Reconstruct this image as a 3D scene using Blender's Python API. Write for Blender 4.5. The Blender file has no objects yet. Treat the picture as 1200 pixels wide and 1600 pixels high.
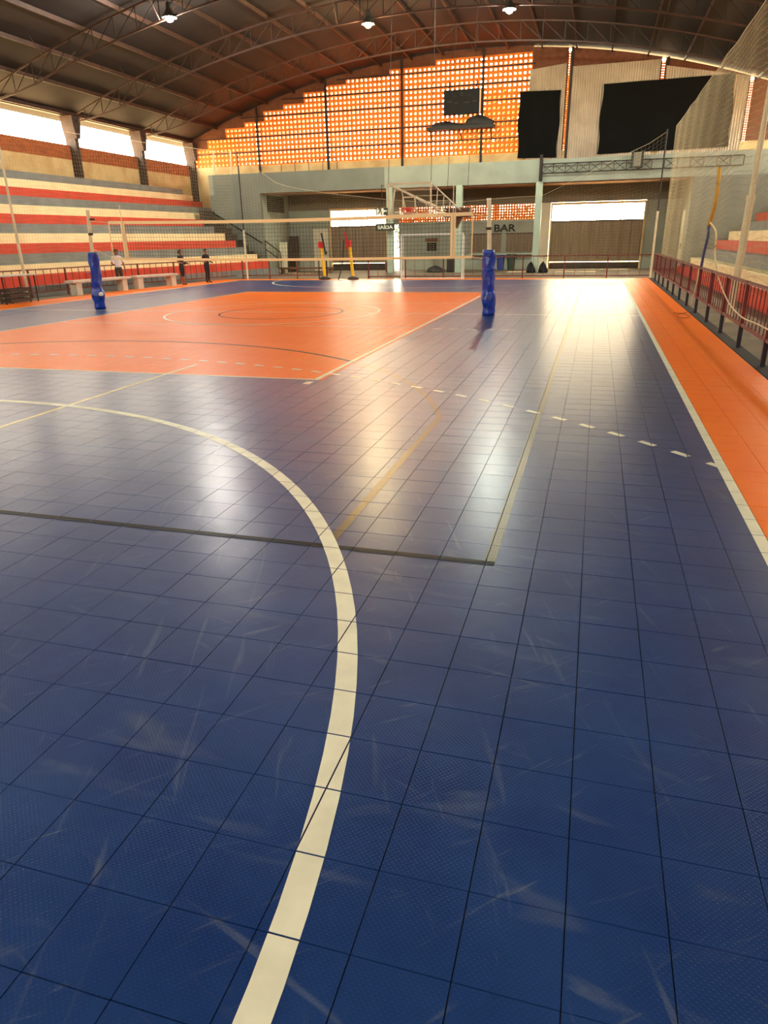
import bpy, bmesh, math, random
import numpy as np
from mathutils import Vector, Matrix
random.seed(7)
rng = np.random.default_rng(7)
S = bpy.context.scene
COL = S.collection
PI = math.pi

# ------------------------------------------------------------------ camera
F_PX, CAM_H = 1078.66, 2.0
TILT, ROLL, YAW = (math.radians(a) for a in (21.522, -1.089, 16.496))
_w = np.array([-math.sin(YAW) * math.cos(TILT), math.cos(YAW) * math.cos(TILT), -math.sin(TILT)])
_r0 = np.array([math.cos(YAW), math.sin(YAW), 0.0])
_u0 = np.cross(_r0, _w)
_r = math.cos(ROLL) * _r0 + math.sin(ROLL) * _u0
_u = -math.sin(ROLL) * _r0 + math.cos(ROLL) * _u0
CAM = np.array([0, 0, CAM_H])
def ray(x, y): return _w * F_PX + _r * (x - 600) - _u * (y - 800)
def gz(x, y, z=0.0):
    d = ray(x, y); return CAM + d * (z - CAM_H) / d[2]
def aY(x, y, Y):
    d = ray(x, y); return CAM + d * Y / d[1]
def aX(x, y, X):
    d = ray(x, y); return CAM + d * X / d[0]
def proj(p):
    d = np.asarray(p, float) - CAM; k = d @ _w
    return 600 + F_PX * (d @ _r) / k, 800 - F_PX * (d @ _u) / k, k
cam_data = bpy.data.cameras.new('camera')
cam = bpy.data.objects.new('camera', cam_data); COL.objects.link(cam)
M = Matrix(((_r[0], _u[0], -_w[0], 0), (_r[1], _u[1], -_w[1], 0), (_r[2], _u[2], -_w[2], CAM_H), (0, 0, 0, 1)))
cam.matrix_world = M
cam_data.sensor_fit = 'HORIZONTAL'; cam_data.sensor_width = 36.0
cam_data.lens = 36.0 * F_PX / 1200.0
cam_data.clip_start = 0.05; cam_data.clip_end = 600
S.camera = cam

# ------------------------------------------------------------------ world, sun, exposure
S.view_settings.view_transform = 'Standard'
S.view_settings.look = 'None'
S.view_settings.gamma = 1.0
S.view_settings.use_curve_mapping = False
S.view_settings.exposure = 0.6
wd = bpy.data.worlds.new('World'); S.world = wd; wd.use_nodes = True
bg = wd.node_tree.nodes['Background']
bg.inputs['Color'].default_value = (1.0, 0.89, 0.70, 1)
bg.inputs['Strength'].default_value = 17.0
# hazy bright sky: golden glow low over the horizon on the side of the sun (beyond the far end)
_n, _l = wd.node_tree.nodes, wd.node_tree.links
_tc = _n.new('ShaderNodeTexCoord'); _dp = _n.new('ShaderNodeVectorMath'); _dp.operation = 'DOT_PRODUCT'
_gd = Vector((0.12, 0.98, 0.10)).normalized(); _dp.inputs[1].default_value = _gd
_l.new(_tc.outputs['Generated'], _dp.inputs[0])
_mr = _n.new('ShaderNodeMapRange'); _mr.interpolation_type = 'SMOOTHSTEP'
_mr.inputs['From Min'].default_value = 0.80; _mr.inputs['From Max'].default_value = 1.0
_l.new(_dp.outputs['Value'], _mr.inputs['Value'])
_cm = _n.new('ShaderNodeMix'); _cm.data_type = 'RGBA'
_l.new(_mr.outputs['Result'], _cm.inputs['Factor'])
_cm.inputs['A'].default_value = (1.0, 0.89, 0.70, 1); _cm.inputs['B'].default_value = (2.1, 1.72, 1.1, 1)
_l.new(_cm.outputs['Result'], bg.inputs['Color'])
sun_d = bpy.data.lights.new('sun', 'SUN'); sun = bpy.data.objects.new('sun', sun_d); COL.objects.link(sun)
sun_d.energy = 60.0; sun_d.color = (1.0, 0.74, 0.42); sun_d.angle = math.radians(1.0)
sun_dir = Vector((6.0, 9.0, 8.0)).normalized()          # towards the sun
sun.rotation_euler = sun_dir.to_track_quat('Z', 'Y').to_euler(); sun.location = (20, 70, 30)
try:
    S.cycles.use_denoising = True
    S.cycles.max_bounces = 10; S.cycles.diffuse_bounces = 6; S.cycles.glossy_bounces = 4
    S.cycles.sample_clamp_indirect = 12.0
    S.cycles.caustics_reflective = False; S.cycles.caustics_refractive = False
except Exception:
    pass
def portal(name, loc, rot, sx, sy):
    l = bpy.data.lights.new(name, 'AREA'); l.shape = 'RECTANGLE'; l.size = sx; l.size_y = sy
    l.cycles.is_portal = True
    o = bpy.data.objects.new(name, l); COL.objects.link(o); o.location = loc; o.rotation_euler = rot
portal('daylight_portal', (-29.9, 21.5, 8.05), (0, -PI / 2, 0), 1.6, 60.0)
portal('daylight_portal', (12.9, 34.6, 7.75), (0, PI / 2, 0), 2.2, 33.2)
portal('daylight_portal', (-16.5, 51.5, 9.8), (-PI / 2, 0, 0), 26.0, 6.0)
portal('daylight_portal', (-8.5, -8.2, 11.2), (PI / 2, 0, 0), 40.0, 3.6)
portal('daylight_portal', (-16.2, 49.9, 3.3), (-PI / 2, 0, 0), 4.4, 1.3)
portal('daylight_portal', (-0.3, 49.9, 3.3), (-PI / 2, 0, 0), 5.8, 1.3)

# ------------------------------------------------------------------ materials
MATS = {}
def srgb(c):
    return tuple((v / 255 / 12.92) if v / 255 <= 0.04045 else ((v / 255 + 0.055) / 1.055) ** 2.4 for v in c)
def mat(name, rgb, rough=0.6, metal=0.0, var=0.0, scale=3.0, bump=0.0, bscale=20.0, rgb2=None, emit=None, spec=0.5, stretch=None):
    m = bpy.data.materials.new(name); m.use_nodes = True
    nt = m.node_tree; b = nt.nodes['Principled BSDF']
    c = srgb(rgb)
    b.inputs['Base Color'].default_value = (*c, 1); b.inputs['Roughness'].default_value = rough
    b.inputs['Metallic'].default_value = metal
    b.inputs['Specular IOR Level'].default_value = spec
    if emit:
        b.inputs['Emission Color'].default_value = (*srgb(rgb), 1); b.inputs['Emission Strength'].default_value = emit
    if var or bump:
        g = nt.nodes.new('ShaderNodeNewGeometry')
        vec = g.outputs['Position']
        if stretch:
            mp = nt.nodes.new('ShaderNodeMapping'); mp.inputs['Scale'].default_value = stretch
            nt.links.new(vec, mp.inputs['Vector']); vec = mp.outputs['Vector']
    if var:
        n = nt.nodes.new('ShaderNodeTexNoise'); n.inputs['Scale'].default_value = scale; n.inputs['Detail'].default_value = 6
        nt.links.new(vec, n.inputs['Vector'])
        r = nt.nodes.new('ShaderNodeValToRGB')
        c2 = srgb(rgb2) if rgb2 else tuple(v * (1 - var) for v in c)
        r.color_ramp.elements[0].position = 0.32; r.color_ramp.elements[1].position = 0.62
        r.color_ramp.elements[0].color = (*c2, 1); r.color_ramp.elements[1].color = (*c, 1)
        nt.links.new(n.outputs['Fac'], r.inputs['Fac']); nt.links.new(r.outputs['Color'], b.inputs['Base Color'])
    if bump:
        n2 = nt.nodes.new('ShaderNodeTexNoise'); n2.inputs['Scale'].default_value = bscale; n2.inputs['Detail'].default_value = 4
        nt.links.new(vec, n2.inputs['Vector'])
        bp = nt.nodes.new('ShaderNodeBump'); bp.inputs['Strength'].default_value = bump; bp.inputs['Distance'].default_value = 0.02
        nt.links.new(n2.outputs['Fac'], bp.inputs['Height']); nt.links.new(bp.outputs['Normal'], b.inputs['Normal'])
    MATS[name] = m
    return m

def court_mat(name, rgb, rgb2, scuff, rough, spec=0.5):
    """moulded plastic sports tile: dusty colour, scuffs, fine pattern of raised dots"""
    m = bpy.data.materials.new(name); m.use_nodes = True
    nt = m.node_tree; N = nt.nodes; L = nt.links; b = N['Principled BSDF']; b.inputs['Specular IOR Level'].default_value = spec
    g = N.new('ShaderNodeNewGeometry')
    n1 = N.new('ShaderNodeTexNoise'); n1.inputs['Scale'].default_value = 1.1; n1.inputs['Detail'].default_value = 8; n1.inputs['Roughness'].default_value = 0.65
    L.new(g.outputs['Position'], n1.inputs['Vector'])
    r1 = N.new('ShaderNodeValToRGB'); r1.color_ramp.elements[0].position = 0.35; r1.color_ramp.elements[1].position = 0.68
    r1.color_ramp.elements[0].color = (*srgb(rgb), 1); r1.color_ramp.elements[1].color = (*srgb(rgb2), 1)
    L.new(n1.outputs['Fac'], r1.inputs['Fac'])
    # scuffs: stretched noise at two angles
    prev = r1.outputs['Color']
    for ang, sc, lo, hi in ((0.35, (16, 1.5, 1), 0.63, 0.80), (-0.75, (22, 2.2, 1), 0.65, 0.80), (1.25, (14, 1.4, 1), 0.65, 0.82), (2.2, (30, 3.0, 1), 0.66, 0.8), (-1.6, (6, 1.6, 1), 0.62, 0.85)):
        mp = N.new('ShaderNodeMapping'); mp.vector_type = 'TEXTURE'; mp.inputs['Rotation'].default_value = (0, 0, ang); mp.inputs['Scale'].default_value = (1 / sc[0], 1 / sc[1], 1)
        L.new(g.outputs['Position'], mp.inputs['Vector'])
        n2 = N.new('ShaderNodeTexNoise'); n2.inputs['Scale'].default_value = 0.95; n2.inputs['Detail'].default_value = 5; n2.inputs['Distortion'].default_value = 0.6
        L.new(mp.outputs['Vector'], n2.inputs['Vector'])
        r2 = N.new('ShaderNodeMapRange'); r2.inputs['From Min'].default_value = lo; r2.inputs['From Max'].default_value = hi
        r2.inputs['To Max'].default_value = 0.27
        L.new(n2.outputs['Fac'], r2.inputs['Value'])
        mx = N.new('ShaderNodeMix'); mx.data_type = 'RGBA'
        L.new(r2.outputs['Result'], mx.inputs['Factor']); L.new(prev, mx.inputs['A']); mx.inputs['B'].default_value = (*srgb(scuff), 1)
        prev = mx.outputs['Result']
    L.new(prev, b.inputs['Base Color'])
    b.inputs['Roughness'].default_value = rough
    # raised dots (20 mm pitch)
    sp = N.new('ShaderNodeSeparateXYZ'); L.new(g.outputs['Position'], sp.inputs['Vector'])
    def sn(o):
        a = N.new('ShaderNodeMath'); a.operation = 'MULTIPLY'; a.inputs[1].default_value = 2 * PI / 0.0204; L.new(o, a.inputs[0])
        s = N.new('ShaderNodeMath'); s.operation = 'SINE'; L.new(a.outputs[0], s.inputs[0]); return s.outputs[0]
    p = N.new('ShaderNodeMath'); p.operation = 'MULTIPLY'; L.new(sn(sp.outputs['X']), p.inputs[0]); L.new(sn(sp.outputs['Y']), p.inputs[1])
    pm = N.new('ShaderNodeMapRange'); pm.inputs['From Min'].default_value = 0.25; pm.inputs['From Max'].default_value = 0.8
    L.new(p.outputs[0], pm.inputs['Value'])
    # slow waviness of the plates
    n4 = N.new('ShaderNodeTexNoise'); n4.inputs['Scale'].default_value = 2.6; n4.inputs['Detail'].default_value = 2
    L.new(g.outputs['Position'], n4.inputs['Vector'])
    b1 = N.new('ShaderNodeBump'); b1.inputs['Strength'].default_value = 0.20; b1.inputs['Distance'].default_value = 0.02
    L.new(n4.outputs['Fac'], b1.inputs['Height'])
    b2 = N.new('ShaderNodeBump'); b2.inputs['Strength'].default_value = 0.4; b2.inputs['Distance'].default_value = 0.0015
    L.new(pm.outputs['Result'], b2.inputs['Height']); L.new(b1.outputs['Normal'], b2.inputs['Normal'])
    L.new(b2.outputs['Normal'], b.inputs['Normal'])
    MATS[name] = m
    return m

court_mat('tile_blue', (20, 50, 108), (36, 68, 126), (140, 150, 156), 0.285)
court_mat('tile_orange', (249, 114, 0), (252, 126, 6), (246, 160, 80), 0.36, 0.14)
mat('paint_white', (235, 236, 215), 0.42, var=0.12, scale=6)
mat('paint_lane_reflection', (232, 215, 160), 0.35, var=0.15, scale=5)  # cream stands in for the bright reflection on the black lane lines
mat('paint_black', (9, 8, 7), 0.4, bump=0.1, bscale=60, spec=0.12)
mat('gold_sheen_tape', (24, 18, 8), 0.30, bump=0.12, bscale=60, spec=1.0)  # black line finish; golden reflection tinted into its specular colour
MATS['gold_sheen_tape'].node_tree.nodes['Principled BSDF'].inputs['Specular Tint'].default_value = (1.0, 0.82, 0.45, 1)
mat('joint_dark', (9, 12, 20), 0.9)
mat('concrete', (120, 108, 88), 0.8, var=0.4, scale=1.2, bump=0.15)
mat('concrete_dark', (62, 55, 46), 0.85, var=0.4, scale=1.5, bump=0.15)
mat('ground', (200, 178, 140), 0.9, var=0.2, scale=0.4)
mat('cream_wall', (222, 196, 140), 0.8, var=0.25, scale=0.9, rgb2=(196, 160, 108))
mat('step_cream', (252, 238, 186), 0.75, var=0.15, scale=1.4)
mat('step_red', (220, 74, 50), 0.72, var=0.2, scale=1.6)
mat('step_gray', (128, 132, 132), 0.75, var=0.25, scale=1.3)
mat('teal', (150, 158, 144), 0.7, var=0.22, scale=0.8)
mat('teal_gray', (116, 122, 112), 0.75, var=0.22, scale=0.7)
mat('teal_light', (164, 182, 166), 0.6, var=0.15, scale=1.2)
mat('soffit', (170, 130, 96), 0.8, var=0.2, scale=1.0)
mat('recess_gray', (120, 116, 100), 0.8, var=0.2, scale=0.8)
mat('gate_sheet', (128, 112, 86), 0.5, metal=0.2, var=0.25, scale=1.5, stretch=(6, 1, 0.4))
mat('shutter', (120, 104, 84), 0.5, metal=0.25, var=0.3, scale=2, stretch=(5, 1, 0.5))
mat('wood_dark', (66, 48, 36), 0.6, var=0.4, scale=4, stretch=(8, 8, 0.5))
mat('door_cream', (214, 212, 184), 0.55, var=0.1, scale=2)
mat('terracotta', (242, 128, 36), 0.85, var=0.12, scale=3)
mat('brick_brown', (170, 92, 46), 0.85, var=0.35, scale=5, bump=0.3, bscale=14)
mat('brick_solid', (112, 66, 42), 0.9, var=0.3, scale=4, bump=0.3)
mat('roof', (26, 18, 14), 0.75, var=0.35, scale=0.6, stretch=(0.3, 3, 1))
mat('steel_rust', (64, 41, 30), 0.6, metal=0.3, var=0.4, scale=3)
mat('steel_dark', (40, 29, 23), 0.6, metal=0.3, var=0.3, scale=3)
mat('column', (66, 50, 42), 0.8, var=0.3, scale=2)
mat('fence_red', (104, 22, 22), 0.45, var=0.3, scale=4)
mat('fence_rust', (112, 48, 34), 0.55, var=0.3, scale=4)
mat('post_navy', (26, 26, 40), 0.5)
mat('pole_white', (214, 204, 170), 0.5, var=0.15, scale=3)
mat('white_metal', (226, 226, 214), 0.4)
mat('pad_blue', (16, 62, 176), 0.32, var=0.35, scale=6, bump=0.7, bscale=11, rgb2=(10, 36, 120))
mat('tape_cream', (232, 208, 158), 0.7)
mat('net_black', (30, 28, 26), 0.8)
mat('net_white', (190, 176, 136), 0.8)
mat('black', (9, 9, 9), 0.6, spec=0.25)
mat('black_fabric', (11, 11, 10), 0.95, spec=0.2, var=0.3, scale=1.5, bump=0.5, bscale=1.2)
mat('charcoal', (44, 42, 40), 0.7)
mat('corrugated', (176, 160, 138), 0.55, metal=0.25, var=0.25, scale=0.8)
mat('yellow', (242, 190, 10), 0.45)
mat('red', (206, 30, 34), 0.45)
mat('orange_rim', (214, 70, 30), 0.45)
mat('sign_green', (22, 40, 32), 0.5)
mat('sign_white', (226, 232, 220), 0.5)
mat('rope', (210, 196, 158), 0.8)
mat('rope_ochre', (196, 150, 60), 0.8)
mat('cloth_blue', (74, 80, 120), 0.85)
mat('bin_blue', (38, 62, 138), 0.5)
mat('bin_green', (40, 56, 46), 0.5)
mat('brown', (104, 70, 48), 0.7)
mat('concrete_white', (206, 200, 186), 0.75, var=0.15, scale=3)
mat('skin', (150, 100, 72), 0.6)
mat('hair', (24, 18, 16), 0.6)
mat('shirt_white', (216, 206, 214), 0.8)
mat('cloth_dark', (34, 30, 34), 0.85)
mat('cloth_camo', (74, 66, 52), 0.85, var=0.6, scale=14)
mat('leaf', (74, 96, 40), 0.7, var=0.4, scale=3)
mat('bark', (84, 66, 48), 0.9, var=0.3, scale=6)
mat('lens_white', (255, 250, 238), 0.3, emit=25.0)
mat('lens_yellow', (255, 214, 110), 0.3, emit=25.0)
mat('lens_green', (226, 255, 220), 0.3, emit=25.0)
# translucent ribbed panes in the gates
gp = bpy.data.materials.new('pane_glass'); gp.use_nodes = True
_nt = gp.node_tree; _nt.nodes.remove(_nt.nodes['Principled BSDF'])
_tr = _nt.nodes.new('ShaderNodeBsdfTransparent'); _tl = _nt.nodes.new('ShaderNodeBsdfTranslucent'); _mx = _nt.nodes.new('ShaderNodeMixShader')
_tl.inputs['Color'].default_value = (0.9, 0.88, 0.8, 1); _mx.inputs['Fac'].default_value = 0.15
_nt.links.new(_tr.outputs[0], _mx.inputs[1]); _nt.links.new(_tl.outputs[0], _mx.inputs[2]); _nt.links.new(_mx.outputs[0], _nt.nodes['Material Output'].inputs['Surface'])
MATS['pane_glass'] = gp

# ------------------------------------------------------------------ mesh helpers
def tag(o, label=None, cat=None, group=None, kind=None):
    if label: o['label'] = label
    if cat: o['category'] = cat
    if group: o['group'] = group
    if kind: o['kind'] = kind
    return o
def wloc(o):
    v = Vector((0, 0, 0))
    while o is not None:
        v += o.location; o = o.parent
    return v
def empty(name, loc):
    o = bpy.data.objects.new(name, None); COL.objects.link(o); o.location = loc; o.empty_display_size = 0.2
    return o
class MB:
    """collects polygons (world coordinates) that become one mesh object"""
    def __init__(s): s.v = []; s.f = []; s.mi = []; s.cur = 0
    def add(s, vs, fs):
        n = len(s.v); s.v.extend([tuple(map(float, q)) for q in vs])
        for f in fs: s.f.append([n + i for i in f]); s.mi.append(s.cur)
        return s
    def box(s, x0, x1, y0, y1, z0, z1):
        if x0 > x1: x0, x1 = x1, x0
        if y0 > y1: y0, y1 = y1, y0
        if z0 > z1: z0, z1 = z1, z0
        return s.add([(x0, y0, z0), (x1, y0, z0), (x1, y1, z0), (x0, y1, z0), (x0, y0, z1), (x1, y0, z1), (x1, y1, z1), (x0, y1, z1)],
              [(0, 3, 2, 1), (4, 5, 6, 7), (0, 1, 5, 4), (1, 2, 6, 5), (2, 3, 7, 6), (3, 0, 4, 7)])
    def bevbox(s, x0, x1, y0, y1, z0, z1, b=0.02):
        """box with chamfered vertical and top edges"""
        ring = lambda x0, x1, y0, y1, c: [(x0 + c, y0), (x1 - c, y0), (x1, y0 + c), (x1, y1 - c), (x1 - c, y1), (x0 + c, y1), (x0, y1 - c), (x0, y0 + c)]
        A = ring(x0, x1, y0, y1, b); B = ring(x0 + b, x1 - b, y0 + b, y1 - b, b)
        vs = [(x, y, z0 + b) for x, y in A] + [(x, y, z1 - b) for x, y in A] + [(x, y, z1) for x, y in B] + [(x, y, z0) for x, y in B]
        fs = [(24 + 7, 24 + 6, 24 + 5, 24 + 4, 24 + 3, 24 + 2, 24 + 1, 24), tuple(range(16, 24))]
        for i in range(8):
            j = (i + 1) % 8
            fs += [(i, j, 8 + j, 8 + i), (8 + i, 8 + j, 16 + j, 16 + i), (24 + i, 24 + j, j, i)]
        return s.add(vs, fs)
    def tube(s, pts, r, n=6, caps=True, rr=None):
        pts = [Vector(p) for p in pts]; m = len(pts); vs = []
        up = Vector((0, 0, 1))
        for i, p in enumerate(pts):
            d = (pts[min(i + 1, m - 1)] - pts[max(i - 1, 0)])
            if d.length < 1e-9: d = Vector((0, 0, 1))
            d.normalize()
            a = d.cross(up if abs(d.z) < 0.95 else Vector((0, 1, 0))).normalized(); b = d.cross(a)
            ri = rr[i] if rr else r
            for k in range(n):
                t = 2 * PI * (k + 0.5) / n
                vs.append(p + a * math.cos(t) * ri + b * math.sin(t) * ri)
        fs = []
        for i in range(m - 1):
            for k in range(n):
                k2 = (k + 1) % n
                fs.append((i * n + k, i * n + k2, (i + 1) * n + k2, (i + 1) * n + k))
        if caps: fs += [tuple(range(n))[::-1], tuple((m - 1) * n + k for k in range(n))]
        return s.add(vs, fs)
    def bar(s, p, q, w):           # square bar
        return s.tube([p, q], w * 0.7071, 4)
    def poly(s, pts, axis, a, b):
        """extrude a 2-D outline along an axis between a and b; outline in the two other axes"""
        n = len(pts)
        def P(u, v, t): return {'x': (t, u, v), 'y': (u, t, v), 'z': (u, v, t)}[axis]
        vs = [P(u, v, a) for u, v in pts] + [P(u, v, b) for u, v in pts]
        fs = [tuple(range(n)), tuple(range(2 * n - 1, n - 1, -1))] + [(i, n + i, n + (i + 1) % n, (i + 1) % n) for i in range(n)]
        return s.add(vs, fs)
    def lathe(s, cx, cy, prof, n=14):
        vs = []; m = len(prof)
        for r, z in prof:
            for k in range(n):
                t = 2 * PI * k / n; vs.append((cx + r * math.cos(t), cy + r * math.sin(t), z))
        fs = [(i * n + k, i * n + (k + 1) % n, (i + 1) * n + (k + 1) % n, (i + 1) * n + k) for i in range(m - 1) for k in range(n)]
        fs += [tuple(range(n))[::-1], tuple((m - 1) * n + k for k in range(n))]
        return s.add(vs, fs)
    def build(s, name, mats, parent=None, loc=None, smooth=False, fix=True):
        V = np.array(s.v, float)
        if parent is not None:
            o_loc = Vector((0, 0, 0)); off = np.array(wloc(parent))
        else:
            if loc is None:
                lo, hi = V.min(0), V.max(0); loc = ((lo[0] + hi[0]) / 2, (lo[1] + hi[1]) / 2, lo[2])
            o_loc = Vector(loc); off = np.array(loc)
        V = V - off
        me = bpy.data.meshes.new(name); me.from_pydata(V.tolist(), [], s.f)
        if not isinstance(mats, (list, tuple)): mats = [mats]
        for q in mats: me.materials.append(MATS[q])
        if any(s.mi): me.polygons.foreach_set('material_index', s.mi)
        if fix and len(s.f) < 60000:
            bm = bmesh.new(); bm.from_mesh(me); bmesh.ops.recalc_face_normals(bm, faces=bm.faces); bm.to_mesh(me); bm.free()
        if smooth: me.polygons.foreach_set('use_smooth', [True] * len(me.polygons))
        me.update()
        o = bpy.data.objects.new(name, me); COL.objects.link(o); o.location = o_loc
        if parent is not None: o.parent = parent
        return o
def struct(o): o['kind'] = 'structure'; return o
def text_mesh(name, txt, size, m, parent=None, loc=None, depth=0.01, width=1.0):
    """lettering standing in the XZ plane, facing -Y, centred on loc"""
    cu = bpy.data.curves.new(name, 'FONT'); cu.body = txt; cu.size = size; cu.extrude = depth; cu.align_x = 'CENTER'; cu.align_y = 'CENTER'
    cu.offset = size * 0.022
    t = bpy.data.objects.new(name, cu); COL.objects.link(t)
    me = bpy.data.meshes.new_from_object(t.evaluated_get(bpy.context.evaluated_depsgraph_get()))
    bpy.data.objects.remove(t); bpy.data.curves.remove(cu)
    R = Matrix.Rotation(PI / 2, 4, 'X') @ Matrix.Diagonal((width, 1, 1, 1)); me.transform(R)
    me.materials.clear(); me.materials.append(MATS[m])
    o = bpy.data.objects.new(name, me); COL.objects.link(o)
    L = Vector(loc)
    if parent is not None: o.parent = parent; L = L - wloc(parent)
    o.location = L
    return o

# ------------------------------------------------------------------ key dimensions
XL, XR, YN, YF = -29.7, 12.7, -8.0, 51.2          # hall
XC, HALF = -8.5, 21.2
def roof_z(x): return 13.2 - 4.3 * ((x - XC) / HALF) ** 2
T = 0.30637; TX0, TY0 = 0.0835, 1.648                # court tile grid
TOP = 0.012                                         # tile top above the slab

# ------------------------------------------------------------------ ground and floor
struct(MB().box(-120, 110, -60, 160, -0.5, -0.06).build('ground', 'ground', loc=(0, 50, -0.5)))
floor = struct(MB().box(XL, XR, YN, 50.0, -0.05, 0.0).build('floor', 'concrete', loc=(0, 0, 0)))
MB().box(-21.1, 2.56, -3.3, 38.45, 0.0, 0.003).build('court_bed', 'joint_dark', floor)
I0, I1, J0, J1 = -69, 7, -16, 119
MB().box(2.56, 2.78, -3.3, 38.4, 0.0, 0.010).build('edge_strip', 'joint_dark', floor)
def tile_colour(i, j):
    x = TX0 + (i + 0.5) * T; y = TY0 + (j + 0.5) * T
    if x > 1.30 or x < -19.22 or y > 37.2: return 1
    if -14.32 < x < -3.9 and 9.92 < y < 28.3: return 1
    return 0
def tile_geo(x0, y0):
    g = 0.0021
    a, b, e, d = x0 + g, x0 + T - g, y0 + g, y0 + T - g
    vs = [(a, e, 0.003), (b, e, 0.003), (b, d, 0.003), (a, d, 0.003), (a, e, TOP), (b, e, TOP), (b, d, TOP), (a, d, TOP)]
    fs = [(0, 1, 5, 4), (1, 2, 6, 5), (2, 3, 7, 6), (3, 0, 4, 7), (4, 5, 6, 7)]
    return vs, fs
cells = []
for i in range(I0, I1 + 1):
    for j in range(J0, J1 + 1):
        x = TX0 + (i + 0.5) * T; y = TY0 + (j + 0.5) * T
        area = 0.0
        px, py, k = proj((x, y, 0))
        if k > 0.3 and -60 < px < 1260 and py < 1660:
            c = [proj((x + dx * T / 2, y + dy * T / 2, 0)) for dx, dy in ((-1, -1), (1, -1), (1, 1), (-1, 1))]
            area = abs(sum(c[q][0] * c[(q + 1) % 4][1] - c[(q + 1) % 4][0] * c[q][1] for q in range(4))) / 2
        cells.append((area, i, j))
cells.sort(reverse=True)
tile_me = {}
for col, mn in ((0, 'tile_blue'), (1, 'tile_orange')):
    vs, fs = tile_geo(-T / 2, -T / 2)
    me = bpy.data.meshes.new(mn); me.from_pydata(vs, [], fs); me.materials.append(MATS[mn]); tile_me[col] = me
rest = MB()
for n, (area, i, j) in enumerate(cells):
    col = tile_colour(i, j)
    if n < 300:
        o = bpy.data.objects.new('tile', tile_me[col]); COL.objects.link(o); o.parent = floor
        o.location = (TX0 + (i + 0.5) * T, TY0 + (j + 0.5) * T, random.uniform(-0.0004, 0.0004))
        o.rotation_euler = (random.gauss(0, 1) * 0.0016, random.gauss(0, 1) * 0.0012, 0)
    else:
        rest.cur = col; tv, tf = tile_geo(TX0 + i * T, TY0 + j * T)
        tx, ty = random.gauss(0, 1) * 0.0002, random.gauss(0, 1) * 0.0003
        tv = tv[:4] + [(v[0], v[1], v[2] + tx * (1 if q in (1, 2) else -1) + ty * (1 if q > 1 else -1)) for q, v in enumerate(tv[4:])]
        rest.add(tv, tf)
tag(rest.build('tiles', ['tile_blue', 'tile_orange'], floor, fix=False), kind='stuff')

# painted lines: every strip is clipped to the tiles so that the joints stay open
def clip(poly, x0, x1, y0, y1):
    for ax, lim, sg in ((0, x0, 1), (0, x1, -1), (1, y0, 1), (1, y1, -1)):
        out = []
        for a, b in zip(poly, poly[1:] + poly[:1]):
            da, db = sg * (a[ax] - lim), sg * (b[ax] - lim)
            if da >= 0: out.append(a)
            if (da >= 0) != (db >= 0):
                t = da / (da - db); out.append((a[0] + t * (b[0] - a[0]), a[1] + t * (b[1] - a[1])))
        poly = out
        if len(poly) < 3: return []
    return poly
def paint(name, quads, m, lift=0.0012):
    mb = MB()
    for q in quads:
        xs = [p[0] for p in q]; ys = [p[1] for p in q]
        for i in range(int(math.floor((min(xs) - TX0) / T)), int(math.floor((max(xs) - TX0) / T)) + 1):
            for j in range(int(math.floor((min(ys) - TY0) / T)), int(math.floor((max(ys) - TY0) / T)) + 1):
                if not (I0 <= i <= I1 and J0 <= j <= J1): continue
                x0, y0 = TX0 + i * T, TY0 + j * T
                c = clip(list(q), x0 + 0.0032, x0 + T - 0.0032, y0 + 0.0032, y0 + T - 0.0032)
                if c:
                    n = len(c); mb.add([(*p, TOP + lift + 0.0008) for p in c], [tuple(range(n))])
    o = mb.build(name, m, floor)
    return o
def rect(x0, x1, y0, y1): return [(x0, y0), (x1, y0), (x1, y1), (x0, y1)]
def arc(cx, cy, R, wd_, a0, a1, step=0.04):
    n = max(2, int(abs(a1 - a0) * R / (step * 6))); out = []
    for k in range(n):
        t0 = a0 + (a1 - a0) * k / n; t1 = a0 + (a1 - a0) * (k + 1) / n
        P = lambda r, t: (cx + r * math.cos(t), cy + r * math.sin(t))
        out.append([P(R - wd_ / 2, t0), P(R + wd_ / 2, t0), P(R + wd_ / 2, t1), P(R - wd_ / 2, t1)])
    return out
D = math.radians
paint('sideline', [rect(1.222, 1.306, -3.2, 37.2)], 'paint_white')
paint('sideline', [rect(-19.215, -19.135, -3.2, 37.2)], 'paint_white')
paint('goal_line', [rect(-19.2, 1.3, 37.12, 37.2)], 'paint_white')
paint('penalty_area_line', arc(-7.64, 0.71, 6.925, 0.104, D(-20), D(90)) + [rect(-10.4, -7.64, 7.583, 7.687)] + arc(-10.4, 0.71, 6.925, 0.104, D(90), D(200)), 'paint_white')
paint('penalty_area_line', arc(-7.64, 37.2, 6.2, 0.08, D(-90), D(0)) + [rect(-10.4, -7.64, 30.96, 31.04)] + arc(-10.4, 37.2, 6.2, 0.08, D(180), D(270)), 'paint_white')
paint('basketball_baseline', [rect(-17.7, -0.47, 4.078, 4.145)], 'paint_black', 0.0009)
paint('basketball_sideline', [rect(-0.545, -0.47, 4.14, 32.5)], 'gold_sheen_tape', 0.0009)
paint('basketball_sideline', [rect(-17.7, -17.63, 4.14, 32.5)], 'paint_black', 0.0009)
a3 = math.atan2(7.9 - 5.9, 7.29)
t0_ = math.asin(1.96 / 7.573); t1_ = math.acos((8.93 - 4.0) / 7.573)
paint('three_point_line', [rect(-1.675, -1.605, 4.14, 7.86)] + arc(-8.93, 5.9, 7.573, 0.07, t0_, t1_), 'gold_sheen_tape', 0.0009)
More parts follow.
